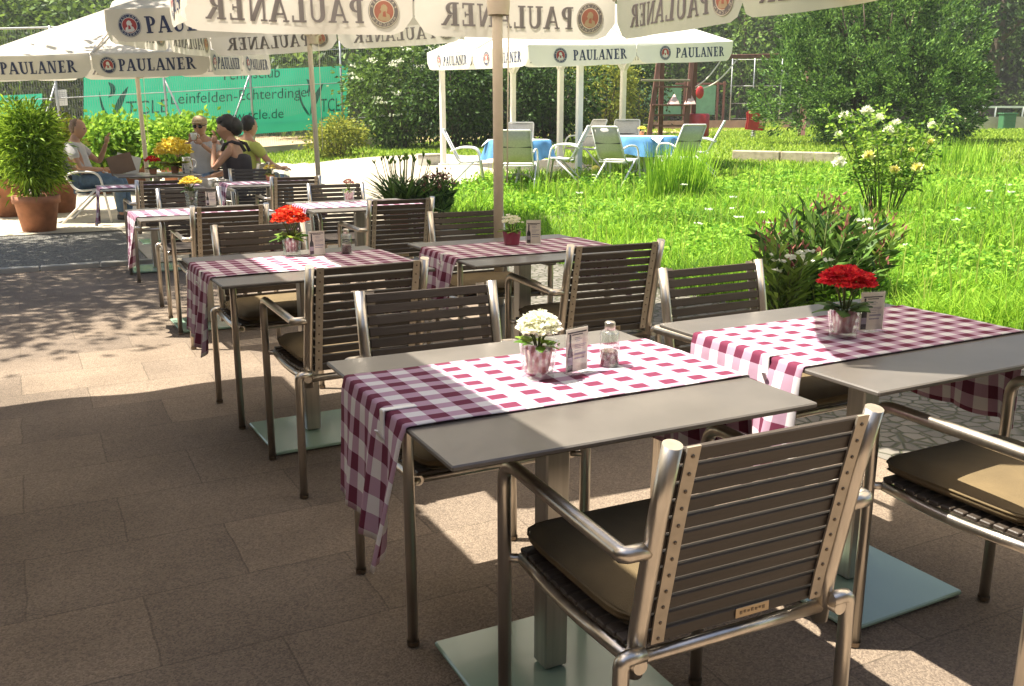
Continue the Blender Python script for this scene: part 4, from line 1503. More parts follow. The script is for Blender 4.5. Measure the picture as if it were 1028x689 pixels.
mill("small shaker on the far table near the woman, beside the yellow green plant", on(7, 2.26, 9.05), .095, 1.15)
# a white jug and cup on the bare table
t = empty("milk_jug", on(8, 1.66, 11.15), 0, "white jug on the bare far table in front of the capped man", "jug")
m = MB(); m.lathe([(.001, 0), (.05, 0), (.062, .05), (.05, .11), (.04, .14), (.048, .165), (.045, .163), (.036, .14), (.001, .10)], n=20); m.build("body", M['white_plastic'], t)
m = MB(); m.tube(fillet([(.05, 0, .14), (.10, 0, .13), (.10, 0, .06), (.058, 0, .04)], .03), .007, 8); m.build("handle", M['white_plastic'], t)
# open menu standing on the bare table
t = empty("menu", on(8, 1.0, 11.2), R(-12), "open brown menu standing on the bare far table near the old man", "menu")
m = MB(); m.bar((0, 0, .002), (-.05, 0, .20), .26, .006, 0, (0, 1, 0)); m.build("cover", mat("brown_leatherette", (.24, .15, .09), .6), t)
m = MB(); m.bar((.02, 0, .002), (.07, 0, .195), .25, .004, 0, (0, 1, 0)); m.build("pages", M['paper'], t)

# ------------------------------------------------------------------ court fence and its green banner
def lerp3(a, b, t):
    return a + (b - a) * t
BL, BR = at(84, 147.5, 26.0), at(349, 127.7, 29.2)
TL, TR = at(84, 78, 26.0), at(349, 66, 29.2)
bn = ((BR - BL).cross(TL - BL)).normalized()
if bn.dot(Vector((0, 0, CAM_H)) - BL) < 0:
    bn = -bn
def banner(name, label, BL, BR, TL, TR, marks):
    t = empty(name, (0, 0, 0), 0, label, "banner")
    org = lerp3(BL, BR, .5); org.z = 0
    t.location = org
    def q(u, v, off=0):
        p = lerp3(lerp3(BL, BR, u), lerp3(TL, TR, u), v)
        return p + bn * (off + .03 * math.sin(u * 23) * math.sin(math.pi * v)) - org
    m = MB(); n = 60; k_ = 8
    vs = [q(i / n, j / k_) for i in range(n + 1) for j in range(k_ + 1)]
    fs = [[i * (k_ + 1) + j, (i + 1) * (k_ + 1) + j, (i + 1) * (k_ + 1) + j + 1, i * (k_ + 1) + j + 1] for i in range(n) for j in range(k_)]
    m.add(vs, fs, 0, True)
    m.build("sheet", M['banner'], t)
    W = (BR - BL).length; H = ((TL - BL).length + (TR - BR).length) / 2
    for word, u, v, hgt, wid in marks:
        vv, ff, w = sans(word)
        capw = w * hgt / .7
        sx = (wid * W / w) if wid else hgt / .7 * H
        m = MB()
        m.add([q(u + p[0] * sx / W, v + p[1] / .7 * hgt, .035) for p in vv], ff)
        m.build("lettering", M['banner_ink'], t)
    return t, q
bt, q = banner("club_banner", "long green tennis club banner on the court fence", BL, BR, TL, TR,
               [("TCLE", .145, .42, .20, .15), ("Tennisclub", .49, .86, .17, .23), ("Leinfelden-Echterdingen", .305, .53, .165, .55), ("www.tcle.de", .465, .22, .155, .27),
                ("TCLE", .885, .27, .21, .105), ("60 Jahre TCLE", .890, .13, .062, .10)])
for u0, v0, s in ((.052, .30, 1.0), (.795, .20, 1.0)):
    m = MB()
    def sw(pts, wd):
        n = len(pts)
        L_, R_ = [], []
        for i, (x, y) in enumerate(pts):
            a = pts[max(0, i - 1)]; b = pts[min(n - 1, i + 1)]
            dx, dy = b[0] - a[0], b[1] - a[1]; l = math.hypot(dx, dy) or 1
            w = wd * math.sin(math.pi * (i + .35) / (n - .3))
            L_.append((x - dy / l * w, y + dx / l * w)); R_.append((x + dy / l * w, y - dx / l * w))
        for i in range(n - 1):
            m.poly([q(u0 + px_ * .105, v0 + py_ * .62, .035) for px_, py_ in (L_[i], L_[i + 1], R_[i + 1], R_[i])])
    sw([(.05 + .02 * math.sin(k), .75 - .75 * k / 12 + .0) if k < 0 else (.02 + .40 * (k / 12) ** 2 * .9, .78 - .74 * k / 12) for k in range(13)], .035)
    sw([(.46 + .50 * (k / 12) ** 1.3, .06 + .80 * k / 12) for k in range(13)], .10)
    sw([(.30 + .16 * math.sin(k / 12 * 3.1), .98 - .36 * k / 12) for k in range(13)], .085)
    sw([(.10 + .36 * k / 12, .52 - .50 * (k / 12) ** .6) for k in range(13)], .03)
    m.build("logo", M['banner_ink'], bt)
# second, paler banner at the left
dirx = (BR - BL).normalized()
L1 = BL - dirx * .75; L0 = BL - dirx * 6.0
upv = (TL - BL)
b2, _ = banner("club_banner", "second green banner cut by the left edge, a white notice beside it", L0 + upv * .12, L1 - dirx * .3 + upv * .12, L0 + upv * .8, L1 - dirx * .3 + upv * .8, [("Tennis", .76, .35, .25, .18)])
fence = empty("court_fence", (BL.x, BL.y, 0), 0, "tall grey tennis court fence carrying the green banners", "fence")
base = lambda u: lerp3(BL, BR, u)
def fpt(u, z):
    p = base(u); return Vector((p.x - BL.x, p.y - BL.y, z)) - Vector((bn.x, bn.y, 0)) * .12
us = [-.72, -.40, -.07, .30, .62, .985, 1.3]
for u in us:
    g0 = base(u).z - .85
    m = MB(); m.tube([fpt(u, g0), fpt(u, g0 + 4.1)], .035, 8); m.build("post", M['galv'], fence)
for (u, du) in ((-.07, -.11), (.30, .11), (.62, -.12)):
    g0 = base(u).z - .85
    m = MB(); m.tube([fpt(u, g0 + 2.6), fpt(u + du * 1.2, g0)], .028, 7); m.build("brace", M['galv'], fence)
m = MB()
for z in (.05, 1.1, 2.2, 3.2, 4.05):
    m.tube([fpt(u, base(u).z - .85 + z) for u in np.linspace(-.75, 1.32, 20)], .014 if z not in (4.05,) else .03, 6)
m.build("rail", M['galv'], fence)
m = MB()
for u in np.linspace(-.72, 1.3, 240):
    g0 = base(u).z - .85
    m.bar(fpt(u, g0 + .05), fpt(u + .06, g0 + 4.05), .0035, .0035); m.bar(fpt(u + .06, g0 + .05), fpt(u, g0 + 4.05), .0035, .0035)
m.build("wire_mesh", M['galv'], fence)
m = MB()
m.bar(fpt(-.7, base(-.7).z - .55), fpt(1.3, base(1.3).z - .55), .05, .30, 0)
m.build("kick_board", M['wood_grey'], fence)
m = MB(); c = q(-.075, .72, .06) + bt.location
ntc = empty("notice", c, 0, "white notice sheet on the fence between the two green banners", "notice")
rt = Matrix((dirx, -bn, Vector((0, 0, 1)))).transposed()
m.box((0, 0, 0), (.30, .012, .42), .002, 0, rt); m.build("sheet", M['white_plastic'], ntc)
m = MB()
for k in range(5):
    m.box(rt @ Vector((0, -.008, .13 - k * .05)), (.20 - .02 * (k % 3), .002, .012), 0, 0, rt)
m.build("print", M['ink_l'], ntc)

# ------------------------------------------------------------------ white garden furniture under the pavilion
def make_garden_chair(sling):
    t = empty("garden_armchair", (0, 0, 0))
    for s in (-1, 1):
        m = MB()
        m.tube(fillet([(s * .285, .27, 0), (s * .275, .17, .655), (s * .27, -.12, .665), (s * .255, -.285, .60)], .12, 6), .015, 9)
        m.build("arm_frame", M['whitemetal'], t)
        m = MB(); m.tube([(s * .262, .10, .43), (s * .275, -.34, 0)], .015, 9); m.build("rear_leg", M['whitemetal'], t)
        m = MB(); m.tube(fillet([(s * .245, .22, .445), (s * .245, -.14, .41), (s * .235, -.40, .93)], .10, 6), .014, 9); m.build("side_rail", M['whitemetal'], t)
    m = MB(); m.tube(fillet([(-.235, -.395, .92), (-.225, -.41, .955), (.225, -.41, .955), (.235, -.395, .92)], .03), .014, 9); m.build("top_rail", M['whitemetal'], t)
    m = MB(); m.tube([(-.265, .17, .42), (.265, .17, .42)], .012, 8); m.tube([(-.25, -.14, .405), (.25, -.14, .405)], .012, 8); m.build("cross_bars", M['whitemetal'], t)
    m = MB()
    prof = [(.225, .452), (.10, .438), (-.04, .428), (-.13, .432)]
    vs = [(x, y, z) for y, z in prof for x in np.linspace(-.238, .238, 7)]
    m.add(vs, [[i * 7 + j, i * 7 + j + 1, (i + 1) * 7 + j + 1, (i + 1) * 7 + j] for i in range(3) for j in range(6)], 0, True)
    o = m.build("seat", sling, t); o.modifiers.new("thickness", 'SOLIDIFY').thickness = .006
    m = MB()
    prof = [(-.16, .46), (-.24, .60), (-.325, .78), (-.40, .935)]
    vs = [(x, y - .02 * (1 - (x / .23) ** 2), z) for y, z in prof for x in np.linspace(-.232, .232, 7)]
    m.add(vs, [[i * 7 + j, i * 7 + j + 1, (i + 1) * 7 + j + 1, (i + 1) * 7 + j] for i in range(3) for j in range(6)], 0, True)
    m.box((0, -.298, .70), (.47, .008, .018), 0, 1, Euler((R(-26), 0, 0)))
    o = m.build("backrest", [sling, M['meshdark']], t); o.modifiers.new("thickness", 'SOLIDIFY').thickness = .005
    return t
GC0 = make_garden_chair(M['meshgrey'])
G_G = "white garden armchairs under the pavilion"
first = True
for (px, d, face, lb) in [(470, 15.6, -90, "white garden armchair in profile at the left of the left blue table"),
                          (521, 14.7, -8, "white garden armchair with its back to the viewer before the left blue table"),
                          (566, 15.4, 80, "white garden armchair in profile at the right of the left blue table"),
                          (520, 16.9, 172, "white garden armchair behind the left blue table, only its back top showing"),
                          (584, 17.6, 120, "empty white garden armchair between the two blue tables, further back"),
                          (620, 14.9, -38, "white garden armchair seen from behind at the left of the right blue table"),
                          (626, 17.3, 165, "white garden armchair behind the right blue table"),
                          (680, 15.2, 30, "white garden armchair seen from behind at the right of the right blue table"),
                          (702, 16.3, 75, "white garden armchair rightmost at the right blue table, half hidden")]:
    P = at(px, 150, d); P.z = ground(P.x, P.y) + .012
    o = GC0 if first else copy_tree(GC0); first = False
    o.location = P; o.rotation_euler.z = R(face) - YAW
    tag(o, lb, "chair", G_G)

def round_table(px, d, lab, clab, clab2):
    P = at(px, 150, d); P.z = ground(P.x, P.y) + .012
    t = empty("garden_table", P, 0, lab, "table", "round garden tables")
    m = MB(); m.lathe([(.001, .70), (.52, .70), (.53, .71), (.53, .725), (.52, .73), (.001, .73)], n=32); m.build("tabletop", M['white_plastic'], t)
    m = MB(); m.tube([(0, 0, .05), (0, 0, .70)], .03, 12); m.build("column", M['whitemetal'], t)
    for k in range(5):
        a = k * 1.2566 + .3
        m = MB(); m.tube(fillet([(0, 0, .16), (.18 * math.cos(a), .18 * math.sin(a), .15), (.36 * math.cos(a), .36 * math.sin(a), 0)], .06), .016, 8); m.build("foot", M['whitemetal'], t)
    m = MB(); n = 72
    prof = [(.001, .733), (.30, .733), (.52, .734), (.545, .72)] + [(.55 + .015 * k, .70 - .05 * k) for k in range(1, 6)]
    vs = []
    for i, (r, z) in enumerate(prof):
        for k in range(n):
            a = 2 * math.pi * k / n
            f = max(0, (i - 3) / 5)
            vs.append(((r + .045 * f * math.sin(a * 9)) * math.cos(a), (r + .045 * f * math.sin(a * 9)) * math.sin(a), z - .05 * f * abs(math.sin(a * 2))))
    m.add(vs, [[i * n + k, i * n + (k + 1) % n, (i + 1) * n + (k + 1) % n, (i + 1) * n + k] for i in range(len(prof) - 1) for k in range(n)], 0, True)
    o = m.build("blue_tablecloth", M['blue']); o.location = P; o.rotation_euler.z = .4
    tag(o, clab, "tablecloth", "blue round tablecloths")
    m = MB(); n = 14; s_ = .46
    vs = []
    for i in range(n + 1):
        for j in range(n + 1):
            x, y = (i / n - .5) * 2 * s_, (j / n - .5) * 2 * s_
            r = math.hypot(x, y)
            vs.append((x, y, .738 - max(0, r - .53) * 1.0))
    m.add(vs, [[i * (n + 1) + j, (i + 1) * (n + 1) + j, (i + 1) * (n + 1) + j + 1, i * (n + 1) + j + 1] for i in range(n) for j in range(n)], 0, True)
    o = m.build("white_overcloth", M['whitecloth']); o.location = P; o.rotation_euler.z = .5
    tag(o, clab2, "tablecloth", "white covers on the blue cloths")
    return P
round_table(521, 15.7, "round white garden table in the left chair group under the pavilion", "blue tablecloth on the left garden table", "white cover on the blue cloth of the left garden table")
Pt = round_table(648, 16.0, "round white garden table in the right chair group under the pavilion", "blue tablecloth on the right garden table", "white cover on the blue cloth of the right garden table")
t = empty("flower_pot", Pt + Vector((-.16, -.1, .745)), 0, "tiny pot of dry flowers on the right blue table", "flower pot")
m = MB(); m.lathe([(.001, 0), (.035, 0), (.045, .07), (.001, .065)], n=14); m.build("pot", M['terracotta'], t)
dome_flowers(t, "blossom", (0, 0, .11), .06, 30, M['f_yellow'], .02, .8)
# yellow ball by the chair feet
P = gp(598, 176)
m = MB(); m.ball((0, 0, .09), .09, 20, 12); m.tube([(.0905 * math.cos(a), .0905 * math.sin(a) * .6, .09 + .0905 * math.sin(a) * .8) for a in np.linspace(0, 6.28, 30)], .003, 5, 1)
o = m.build("ball", [M['f_yellow'], M['white_plastic']]); o.location = P
tag(o, "yellow ball lying in the grass below the garden chairs", "ball")

# ------------------------------------------------------------------ playground and courts behind
P = at(672, 135, 30); P.z = ground(P.x, P.y)
sw_ = empty("climbing_frame", P, -YAW, "red-brown timber climbing frame with a long top beam, behind the right chair group", "climbing frame")
for (x0, x1) in ((-.75, -.42), (.62, .40)):
    pass
for (x, xt, y) in ((-.72, -.42, -.3), (-.20, -.32, .6), (.45, .62, -.3), (.86, .72, .6)):
    m = MB(); m.bar((x, y, -.1), (xt, 0 if y > 0 else -.05, 2.55), .15, .13, 0, (0, 1, 0), .01); m.build("leg", M['wood_red'], sw_)
for (z, x0, x1) in ((.42, -.70, .46), (.75, -.66, .48), (1.62, -.56, .56), (1.82, -1.0, .55)):
    m = MB(); m.bar((x0, -.24, z), (x1, -.24, z), .07, .06, 0, (0, 0, 1), .006); m.build("rung", M['wood_red'] if z < 1.8 else M['wood_grey'], sw_)
m = MB(); m.box((-.05, -.05, 1.06), (1.15, .7, .05), .005); m.build("platform", M['wood_red'], sw_)
m = MB(); m.bar((-.5, 0, 2.50), (4.4, .2, 2.62), .12, .12, 0, (0, 0, 1), .01); m.build("top_beam", M['wood_red'], sw_)
m = MB(); m.bar((4.1, -.7, -.1), (4.35, .2, 2.6), .12, .12); m.bar((4.5, 1.0, -.1), (4.38, .2, 2.6), .12, .12); m.build("far_legs", M['wood_red'], sw_)
for (a, b, s) in (((.75, -.1, 1.55), (2.1, .1, 2.5), .25), ((.75, -.1, 1.62), (1.6, .1, 2.5), .12)):
    a, b = Vector(a), Vector(b)
    m = MB(); m.tube([a.lerp(b, t_) - Vector((0, 0, s * math.sin(math.pi * t_))) for t_ in np.linspace(0, 1, 12)], .022, 6); m.build("rope", M['cream'], sw_)
m = MB()
m.lathe([(.30, .05), (.34, .1), (.34, .75), (.30, .80), (.27, .80), (.27, .1)], (.95, .1, 0), 20); m.build("slide_tube", M['redplastic'], sw_)
m = MB(); m.ball((.86, -.32, 1.45), (.13, .05, .20), 14, 9); m.build("red_grip", M['redplastic'], sw_)
for k, (x, lb) in enumerate(((-.06, "pinkish white cloth peak on the climbing frame, the left one"), (.46, "pinkish white cloth peak on the climbing frame, the right one"))):
    m = MB(); m.lathe([(.20, 0), (.15, .10), (.06, .24), (.02, .30), (.001, .31)], (0, 0, 0), 9, flute=.18)
    o = m.build("folded_cloth", mat("pinkish_cloth", (.72, .52, .46), .9)); o.location = P + Vector((x * math.cos(YAW) + .06, -x * math.sin(YAW) - .2, 1.09)); tag(o, lb, "cloth", "folded cloths on the climbing frame")
# court fence at the right: wall, clay, windscreens
def band_wall(name, label, cat, a, b, h, th, m, z=None):
    a, b = Vector(a), Vector(b)
    mb = MB(); za = ground(a.x, a.y); zb = ground(b.x, b.y)
    mb.bar((0, 0, h / 2 - .1), (b.x - a.x, b.y - a.y, zb - za + h / 2 - .1), th, h + .2)
    o = mb.build(name, m); o.location = (a.x, a.y, za)
    tag(o, label, cat)
    return o
drape("clay_strip", [tuple(at(x, y, 40 + dd)[:2]) for x, y, dd in ((640, 130, -2), (790, 130, -2), (800, 130, 6), (640, 130, 6))], M['clay'], .6, .03)
band_wall("court_wall", "low brown court wall behind the climbing frame", "wall", at(655, 130, 44), at(812, 130, 44), .42, .2, M['wallbrown'])
fr_ = empty("court_fence", at(712, 130, 44.5) * 1.0, -YAW, "fence with a green windscreen in a reddish frame right of the climbing frame", "fence")
fr_.location.z = ground(fr_.location.x, fr_.location.y)
m = MB(); m.box((-.45, 0, 1.35), (1.35, .03, 1.35), .004); m.build("windscreen", M['greenmesh'], fr_)
m = MB(); m.box((-2.4, 0, 1.35), (2.0, .03, 1.35), .004); m.build("windscreen", M['greenmesh'], fr_)
for x in (-1.25, .32, .62):
    m = MB(); m.box((x, 0, 1.05), (.10, .10, 2.3), .006); m.build("frame_post", M['wood_red'], fr_)
m = MB(); m.box((-.5, 0, 2.1), (2.4, .08, .08), .006); m.build("frame_rail", M['wood_red'], fr_)
for x in (.95, 2.0, 3.3, 4.2):
    m = MB(); m.tube([(x, 0, 0), (x, 0, 3.3)], .028, 7); m.build("post", M['galv'], fr_)
m = MB()
for z in (.5, 1.2, 2.0, 3.2):
    m.tube([(.9, 0, z), (4.4, 0, z)], .012, 5)
m.build("wire", M['galv'], fr_)
# red rocker toy
P = at(756, 137, 29); P.z = ground(P.x, P.y)
t = empty("spring_rocker", P, R(-30), "small red spring rocker toy beside the cypress shrub", "rocker")
m = MB()
pts = [(-.24, .28), (.26, .24), (.30, .36), (.16, .40), (.12, .55), (.22, .62), (.16, .82), (-.12, .86), (-.22, .78), (-.20, .55)]
for s in (-.14, .14):
    vs = [(x, s - .02, z) for x, z in pts] + [(x, s + .02, z) for x, z in pts]
    n = len(pts)
    m.add(vs, [list(range(n))[::-1], list(range(n, 2 * n))] + [[k, (k + 1) % n, n + (k + 1) % n, n + k] for k in range(n)])
m.build("side_panel", M['redplastic'], t)
m = MB(); m.box((0, 0, .50), (.26, .24, .04), .01); m.build("seat", M['cream'], t)
m = MB(); m.tube([(.07 * math.cos(k * .8), .07 * math.sin(k * .8), .01 + .27 * k / 44) for k in range(45)], .012, 6); m.build("spring", M['galv'], t)
m = MB(); m.tube([(.04, -.2, .70), (.04, .2, .70)], .016, 8); m.build("handle", M['white_plastic'], t)
# timber edging in the meadow
A, B = gp(736, 161), gp(842, 164)
m = MB()
d_ = (B - A)
for k, (t0, t1) in enumerate(((0, .46), (.47, 1))):
    a, b = A + d_ * t0, A + d_ * t1
    m.bar(a - A + Vector((0, 0, .09)), b - A + Vector((0, 0, .09)), .2, .24, 0, (0, 0, 1), .02)
o = m.build("timber_edging", M['wood_grey']); o.location = A; tag(o, "weathered timber beam lying in the meadow left of the rose bush", "timber")
# far right: low white wall, board, green box, white rail
band_wall("garden_wall", "low pale wall at the far right edge behind the lawn", "wall", at(968, 130, 37), at(1040, 130, 37), .52, .2, mat("pale_plaster", (.55, .47, .36), .9))
P = at(960, 118, 38.5)
m = MB(); m.box((0, 0, .45), (1.5, .5, .9), .02); m.box((0, 0, .92), (1.6, .6, .05), .01)
o = m.build("garden_chest", M['white_plastic']); o.location = (P.x, P.y, ground(P.x, P.y)); o.rotation_euler.z = -YAW - .2; tag(o, "white chest behind the right flank of the cypress shrub", "chest")
P = at(1010, 130, 36.4)
m = MB(); m.box((0, 0, .32), (.50, .4, .6), .02); m.box((0, 0, .64), (.56, .46, .05), .01)
for k in range(4): m.box((0, -.205, .12 + k * .14), (.44, .012, .09), .003)
o = m.build("waste_bin", mat("green_painted_metal", (.05, .16, .07), .5)); o.location = (P.x, P.y, ground(P.x, P.y)); o.rotation_euler.z = -YAW; tag(o, "small green bin at the far right edge before the pale wall", "bin")
A, B = at(972, 110, 43), at(1060, 110, 43)
t = empty("barrier_rail", (A.x, A.y, ground(A.x, A.y)), 0, "white horizontal rail on posts at the far right", "railing")
m = MB(); m.bar((0, 0, .95), (B.x - A.x, B.y - A.y, .95), .06, .09); m.build("rail", M['pole_w'], t)
for k in range(4):
    m = MB(); c = (B - A) * (k / 3.2); m.tube([(c.x, c.y, -.1), (c.x, c.y, .95)], .035, 7); m.build("post", M['pole_w'], t)
# pale concrete block on the lawn strip
P = gp(432, 166)
m = MB(); m.box((0, 0, .10), (.42, .35, .22), .02); m.box((0, 0, .225), (.46, .39, .03), .008)
o = m.build("concrete_block", M['concrete']); o.location = P; o.rotation_euler.z = .4; tag(o, "small pale concrete block on the path left of the pavilion post", "block")

# ------------------------------------------------------------------ plants around the terrace
def strap_leaves(parent, name, c, n, ln, wd, m, spread, up=(.5, 1.6), droop=.5, seg=7):
    vs, fs = [], []
    for k in range(n):
        a = random.uniform(0, 6.283)
        d = Vector((math.cos(a), math.sin(a), random.uniform(*up) * 1.4)).normalized()
        s = Vector((-math.sin(a), math.cos(a), random.uniform(-.2, .2))).normalized()
        L_ = ln * random.uniform(.6, 1.15)
        r0 = spread * math.sqrt(random.random()); b = random.uniform(0, 6.28)
        p0 = Vector(c) + Vector((r0 * math.cos(b), r0 * math.sin(b), 0))
        o = len(vs)
        for i in range(seg):
            t = i / (seg - 1)
            w = wd * (1 - t ** 2.2) * .5 + .0008
            p = p0 + d * L_ * t + Vector((math.cos(a), math.sin(a), -1.1)) * (droop * L_ * t * t * .5)
            vs += [p - s * w, p + s * w]
        for i in range(seg - 1):
            fs.append([o + 2 * i, o + 2 * i + 1, o + 2 * i + 3, o + 2 * i + 2])
    mb = MB(); mb.add(vs, fs, 0, True)
    return mb.build(name, m, parent)

def oleander(name, label, loc, n_stem, h, rad, ln, lm, buds, whites, group=None, white_mat='f_white', pot=None):
    t = empty(name, loc, 0, label, "shrub", group)
    sm = MB(); P, D, B, BD, Wp, WD = [], [], [], [], [], []
    z0 = 0
    if pot:
        m = MB(); m.lathe([(.001, 0), (pot * .75, 0), (pot * .95, pot * 1.3), (pot * 1.05, pot * 1.3), (pot * 1.05, pot * 1.55), (pot * .93, pot * 1.55), (pot * .9, pot * 1.4), (.001, pot * 1.38)], n=28)
        m.build("pot", M['terracotta'], t); z0 = pot * 1.4
    for k in range(n_stem):
        a = k * 2.399; rr = rad * math.sqrt((k + .5) / n_stem)
        tip = Vector((rr * math.cos(a), rr * math.sin(a), z0 + h * random.uniform(.62, 1.02) * (1 - .22 * (rr / rad) ** 2)))
        b = Vector((rr * .25 * math.cos(a), rr * .25 * math.sin(a), z0))
        mid = b.lerp(tip, .5) + Vector((0, 0, .06 * h))
        sm.tube([b, mid, tip], [.009, .007, .004], 6)
        ax = (tip - mid).normalized()
        for i in range(30):
            u = i / 30
            p = b.lerp(mid, u * 2) if u < .5 else mid.lerp(tip, u * 2 - 1)
            if u < .18: continue
            an = i * 2.1 + k
            rd = Vector((math.cos(an), math.sin(an), 0))
            P.append(tuple(p)); D.append(tuple(rd * random.uniform(.5, .9) + ax * random.uniform(.5, 1.2)))
        if random.random() < buds:
            for i in range(9):
                q = tip + Vector((random.gauss(0, .035), random.gauss(0, .035), random.uniform(-.02, .10)))
                B.append(tuple(q)); BD.append((random.gauss(0, .5), random.gauss(0, .5), 1))
        if random.random() < whites:
            for f in range(5):
                q = tip + Vector((random.gauss(0, .05), random.gauss(0, .05), random.uniform(-.02, .06)))
                for j in range(5):
                    an = j * 1.257 + f
                    Wp.append(tuple(q)); WD.append((math.cos(an), math.sin(an), .35))
    sm.build("stems", M['stem'], t)
    V, F = leaf_geo(np.array(P), np.array(D), ln * rng.uniform(.7, 1.2, len(P)), ln * .20, .12)
    npmesh("foliage", V, F, M[lm], t)
    if B:
        V, F = leaf_geo(np.array(B), np.array(BD), .05, .016, 0); npmesh("blossom", V, F, M['f_pink'], t)
    if Wp:
        V, F = leaf_geo(np.array(Wp), np.array(WD), .042, .034, .1); npmesh("blossom", V, F, M[white_mat], t)
    return t

G_O = "oleanders along the terrace edge"
def gz_at(px, d, z=None):
    P = at(px, 200, d); P.z = ground(P.x, P.y); return P
oleander("oleander", "dark oleander with red-brown buds behind the table with red flowers", gz_at(828, 6.25), 46, .72, .42, .17, 'l_ole', .45, .03, G_O)
oleander("oleander", "small oleander with white flowers directly right of the armchair facing us, near right", gz_at(793, 5.9), 16, .60, .20, .15, 'l_oleb', .35, .22, G_O)
oleander("oleander", "lighter oleander with pale pink flowers at the right of the dark one", gz_at(872, 6.4), 18, .70, .26, .16, 'l_oleb', .6, .12, G_O)
oleander("oleander", "pinkish flowering oleander right of the spiky dark plant", gz_at(437, 11.3), 26, .68, .27, .16, 'l_ole', .8, .35, G_O, 'f_pink')
# spiky dark agapanthus with upright buds
t = empty("agapanthus", gz_at(404, 11.2), 0, "spiky dark green strap-leaved plant in front of the pale path", "plant")
strap_leaves(t, "foliage", (0, 0, .30), 330, .60, .036, M['l_ole'], .16, (.1, 1.5), .40)
m = MB(); P, D = [], []
for k in range(22):
    a = k * 2.4; r = .05 + .012 * k; tp = Vector((r * 1.3 * math.cos(a), r * 1.3 * math.sin(a), .80 + .12 * random.random()))
    m.tube([(r * .4 * math.cos(a), r * .4 * math.sin(a), .1), tp], .005, 5)
    for j in range(7): P.append(tuple(tp + Vector((0, 0, -.02)))); D.append((random.gauss(0, .25), random.gauss(0, .25), 1))
m.build("stems", M['stem'], t)
V, F = leaf_geo(np.array(P), np.array(D), .07, .02, 0); npmesh("blossom", V, F, M['l_oleb'], t)
m = MB(); m.lathe([(.001, 0), (.2, 0), (.25, .32), (.27, .32), (.27, .36), (.23, .36), (.001, .33)], n=24); m.build("pot", M['terracotta'], t)
# iris-like grass clumps in the meadow
for (px, py, n, h, sp, lb) in ((680, 203, 900, .86, .42, "tall clump of upright grass in front of the right blue table"), (545, 205, 90, .45, .22, "small clump of long grass left of the tall one"),
                               (885, 320, 150, .50, .40, "arching pale grass clump right of the oleander"), (950, 165, 380, .55, .9, "tall grass below the cypress shrub, right of the rose"),
                               (775, 130, 160, .5, .5, "tall grass at the left foot of the cypress shrub")):
    P = gp(px, py)
    t = empty("grass_clump", P, 0, lb, "grass clump", "tall grass clumps in the meadow")
    strap_leaves(t, "leaves", (0, 0, -.02), n, h, .014, M['l_grass'], sp, (2.2, 7) if px != 885 else (.5, 1.6), .14 if px != 885 else .9)

# the rose bush
P0 = gp(885, 222)
t = empty("rose_bush", P0, 0, "tall open rose bush with creamy white and yellow roses in the meadow", "rose bush")
H_ = 1.42 * (P0.xy.length / 11.5)
m = MB(); LP, LD = [], []; tips = []
for k in range(15):
    a = k * 2.399; r = .76 * math.sqrt((k + .5) / 15)
    tip = Vector((r * math.cos(a), r * math.sin(a), H_ * random.uniform(.62, .98)))
    b = Vector((.10 * math.cos(a), .10 * math.sin(a), -.02))
    mid = b.lerp(tip, .5) + Vector((0, 0, .08))
    m.tube([b, mid, tip], [.012, .009, .004], 6)
    tips.append(tip)
    for i in range(9):
        u = .32 + .68 * i / 9
        p = mid.lerp(tip, u * 2 - 1) if u > .5 else b.lerp(mid, u * 2)
        an = i * 2.4 + k
        q = p + Vector((math.cos(an), math.sin(an), .25)) * random.uniform(.08, .24)
        m.tube([p, q], [.005, .002], 5)
        for j in range(17):
            s = random.uniform(.3, 1)
            LP.append(tuple(p.lerp(q, s) + Vector((random.gauss(0, .045), random.gauss(0, .045), random.gauss(0, .03))))); LD.append((random.gauss(0, 1), random.gauss(0, 1), random.gauss(.2, .5)))
m.build("canes", M['stem'], t)
V, F = leaf_geo(np.array(LP), np.array(LD), .062 * rng.uniform(.6, 1.2, len(LP)), .042, .15)
npmesh("foliage", V, F, M['l_rose'], t)
d0 = (P0 - Vector((0, 0, CAM_H))).dot(_F)
for (px, py, r, mm) in ((848, 118, .075, 'f_white'), (870, 113, .085, 'f_white'), (882, 120, .07, 'f_white'), (899, 127, .085, 'f_white'), (892, 133, .08, 'f_white'), (842, 137, .065, 'f_white'), (842, 165, .095, 'f_white'), (935, 127, .06, 'f_white'),
                       (872, 158, .075, 'f_pale'), (898, 172, .07, 'f_pale'), (921, 170, .08, 'f_pale'), (934, 144, .055, 'f_pale'), (915, 152, .045, 'f_pale')):
    c = at(px, py, d0 - (random.uniform(-.15, .3) if mm == 'f_white' else random.uniform(.45, .7))) - P0
    pp, dd_ = [], []
    for ring_, (nn, el, s) in enumerate(((7, .15, 1), (6, .7, .85), (5, 1.5, .65), (4, 3, .45))):
        for j in range(nn):
            an = j * 6.283 / nn + ring_ * .5
            for q in range(2):
                pp.append(tuple(c)); dd_.append((math.cos(an + q * .3) * 1, math.sin(an + q * .3) * 1, el))
    V, F = leaf_geo(np.array(pp), np.array(dd_), r * rng.uniform(.8, 1.1, len(pp)), r * .95, -.1)
    npmesh("rose_flower", V, F, M[mm], t)

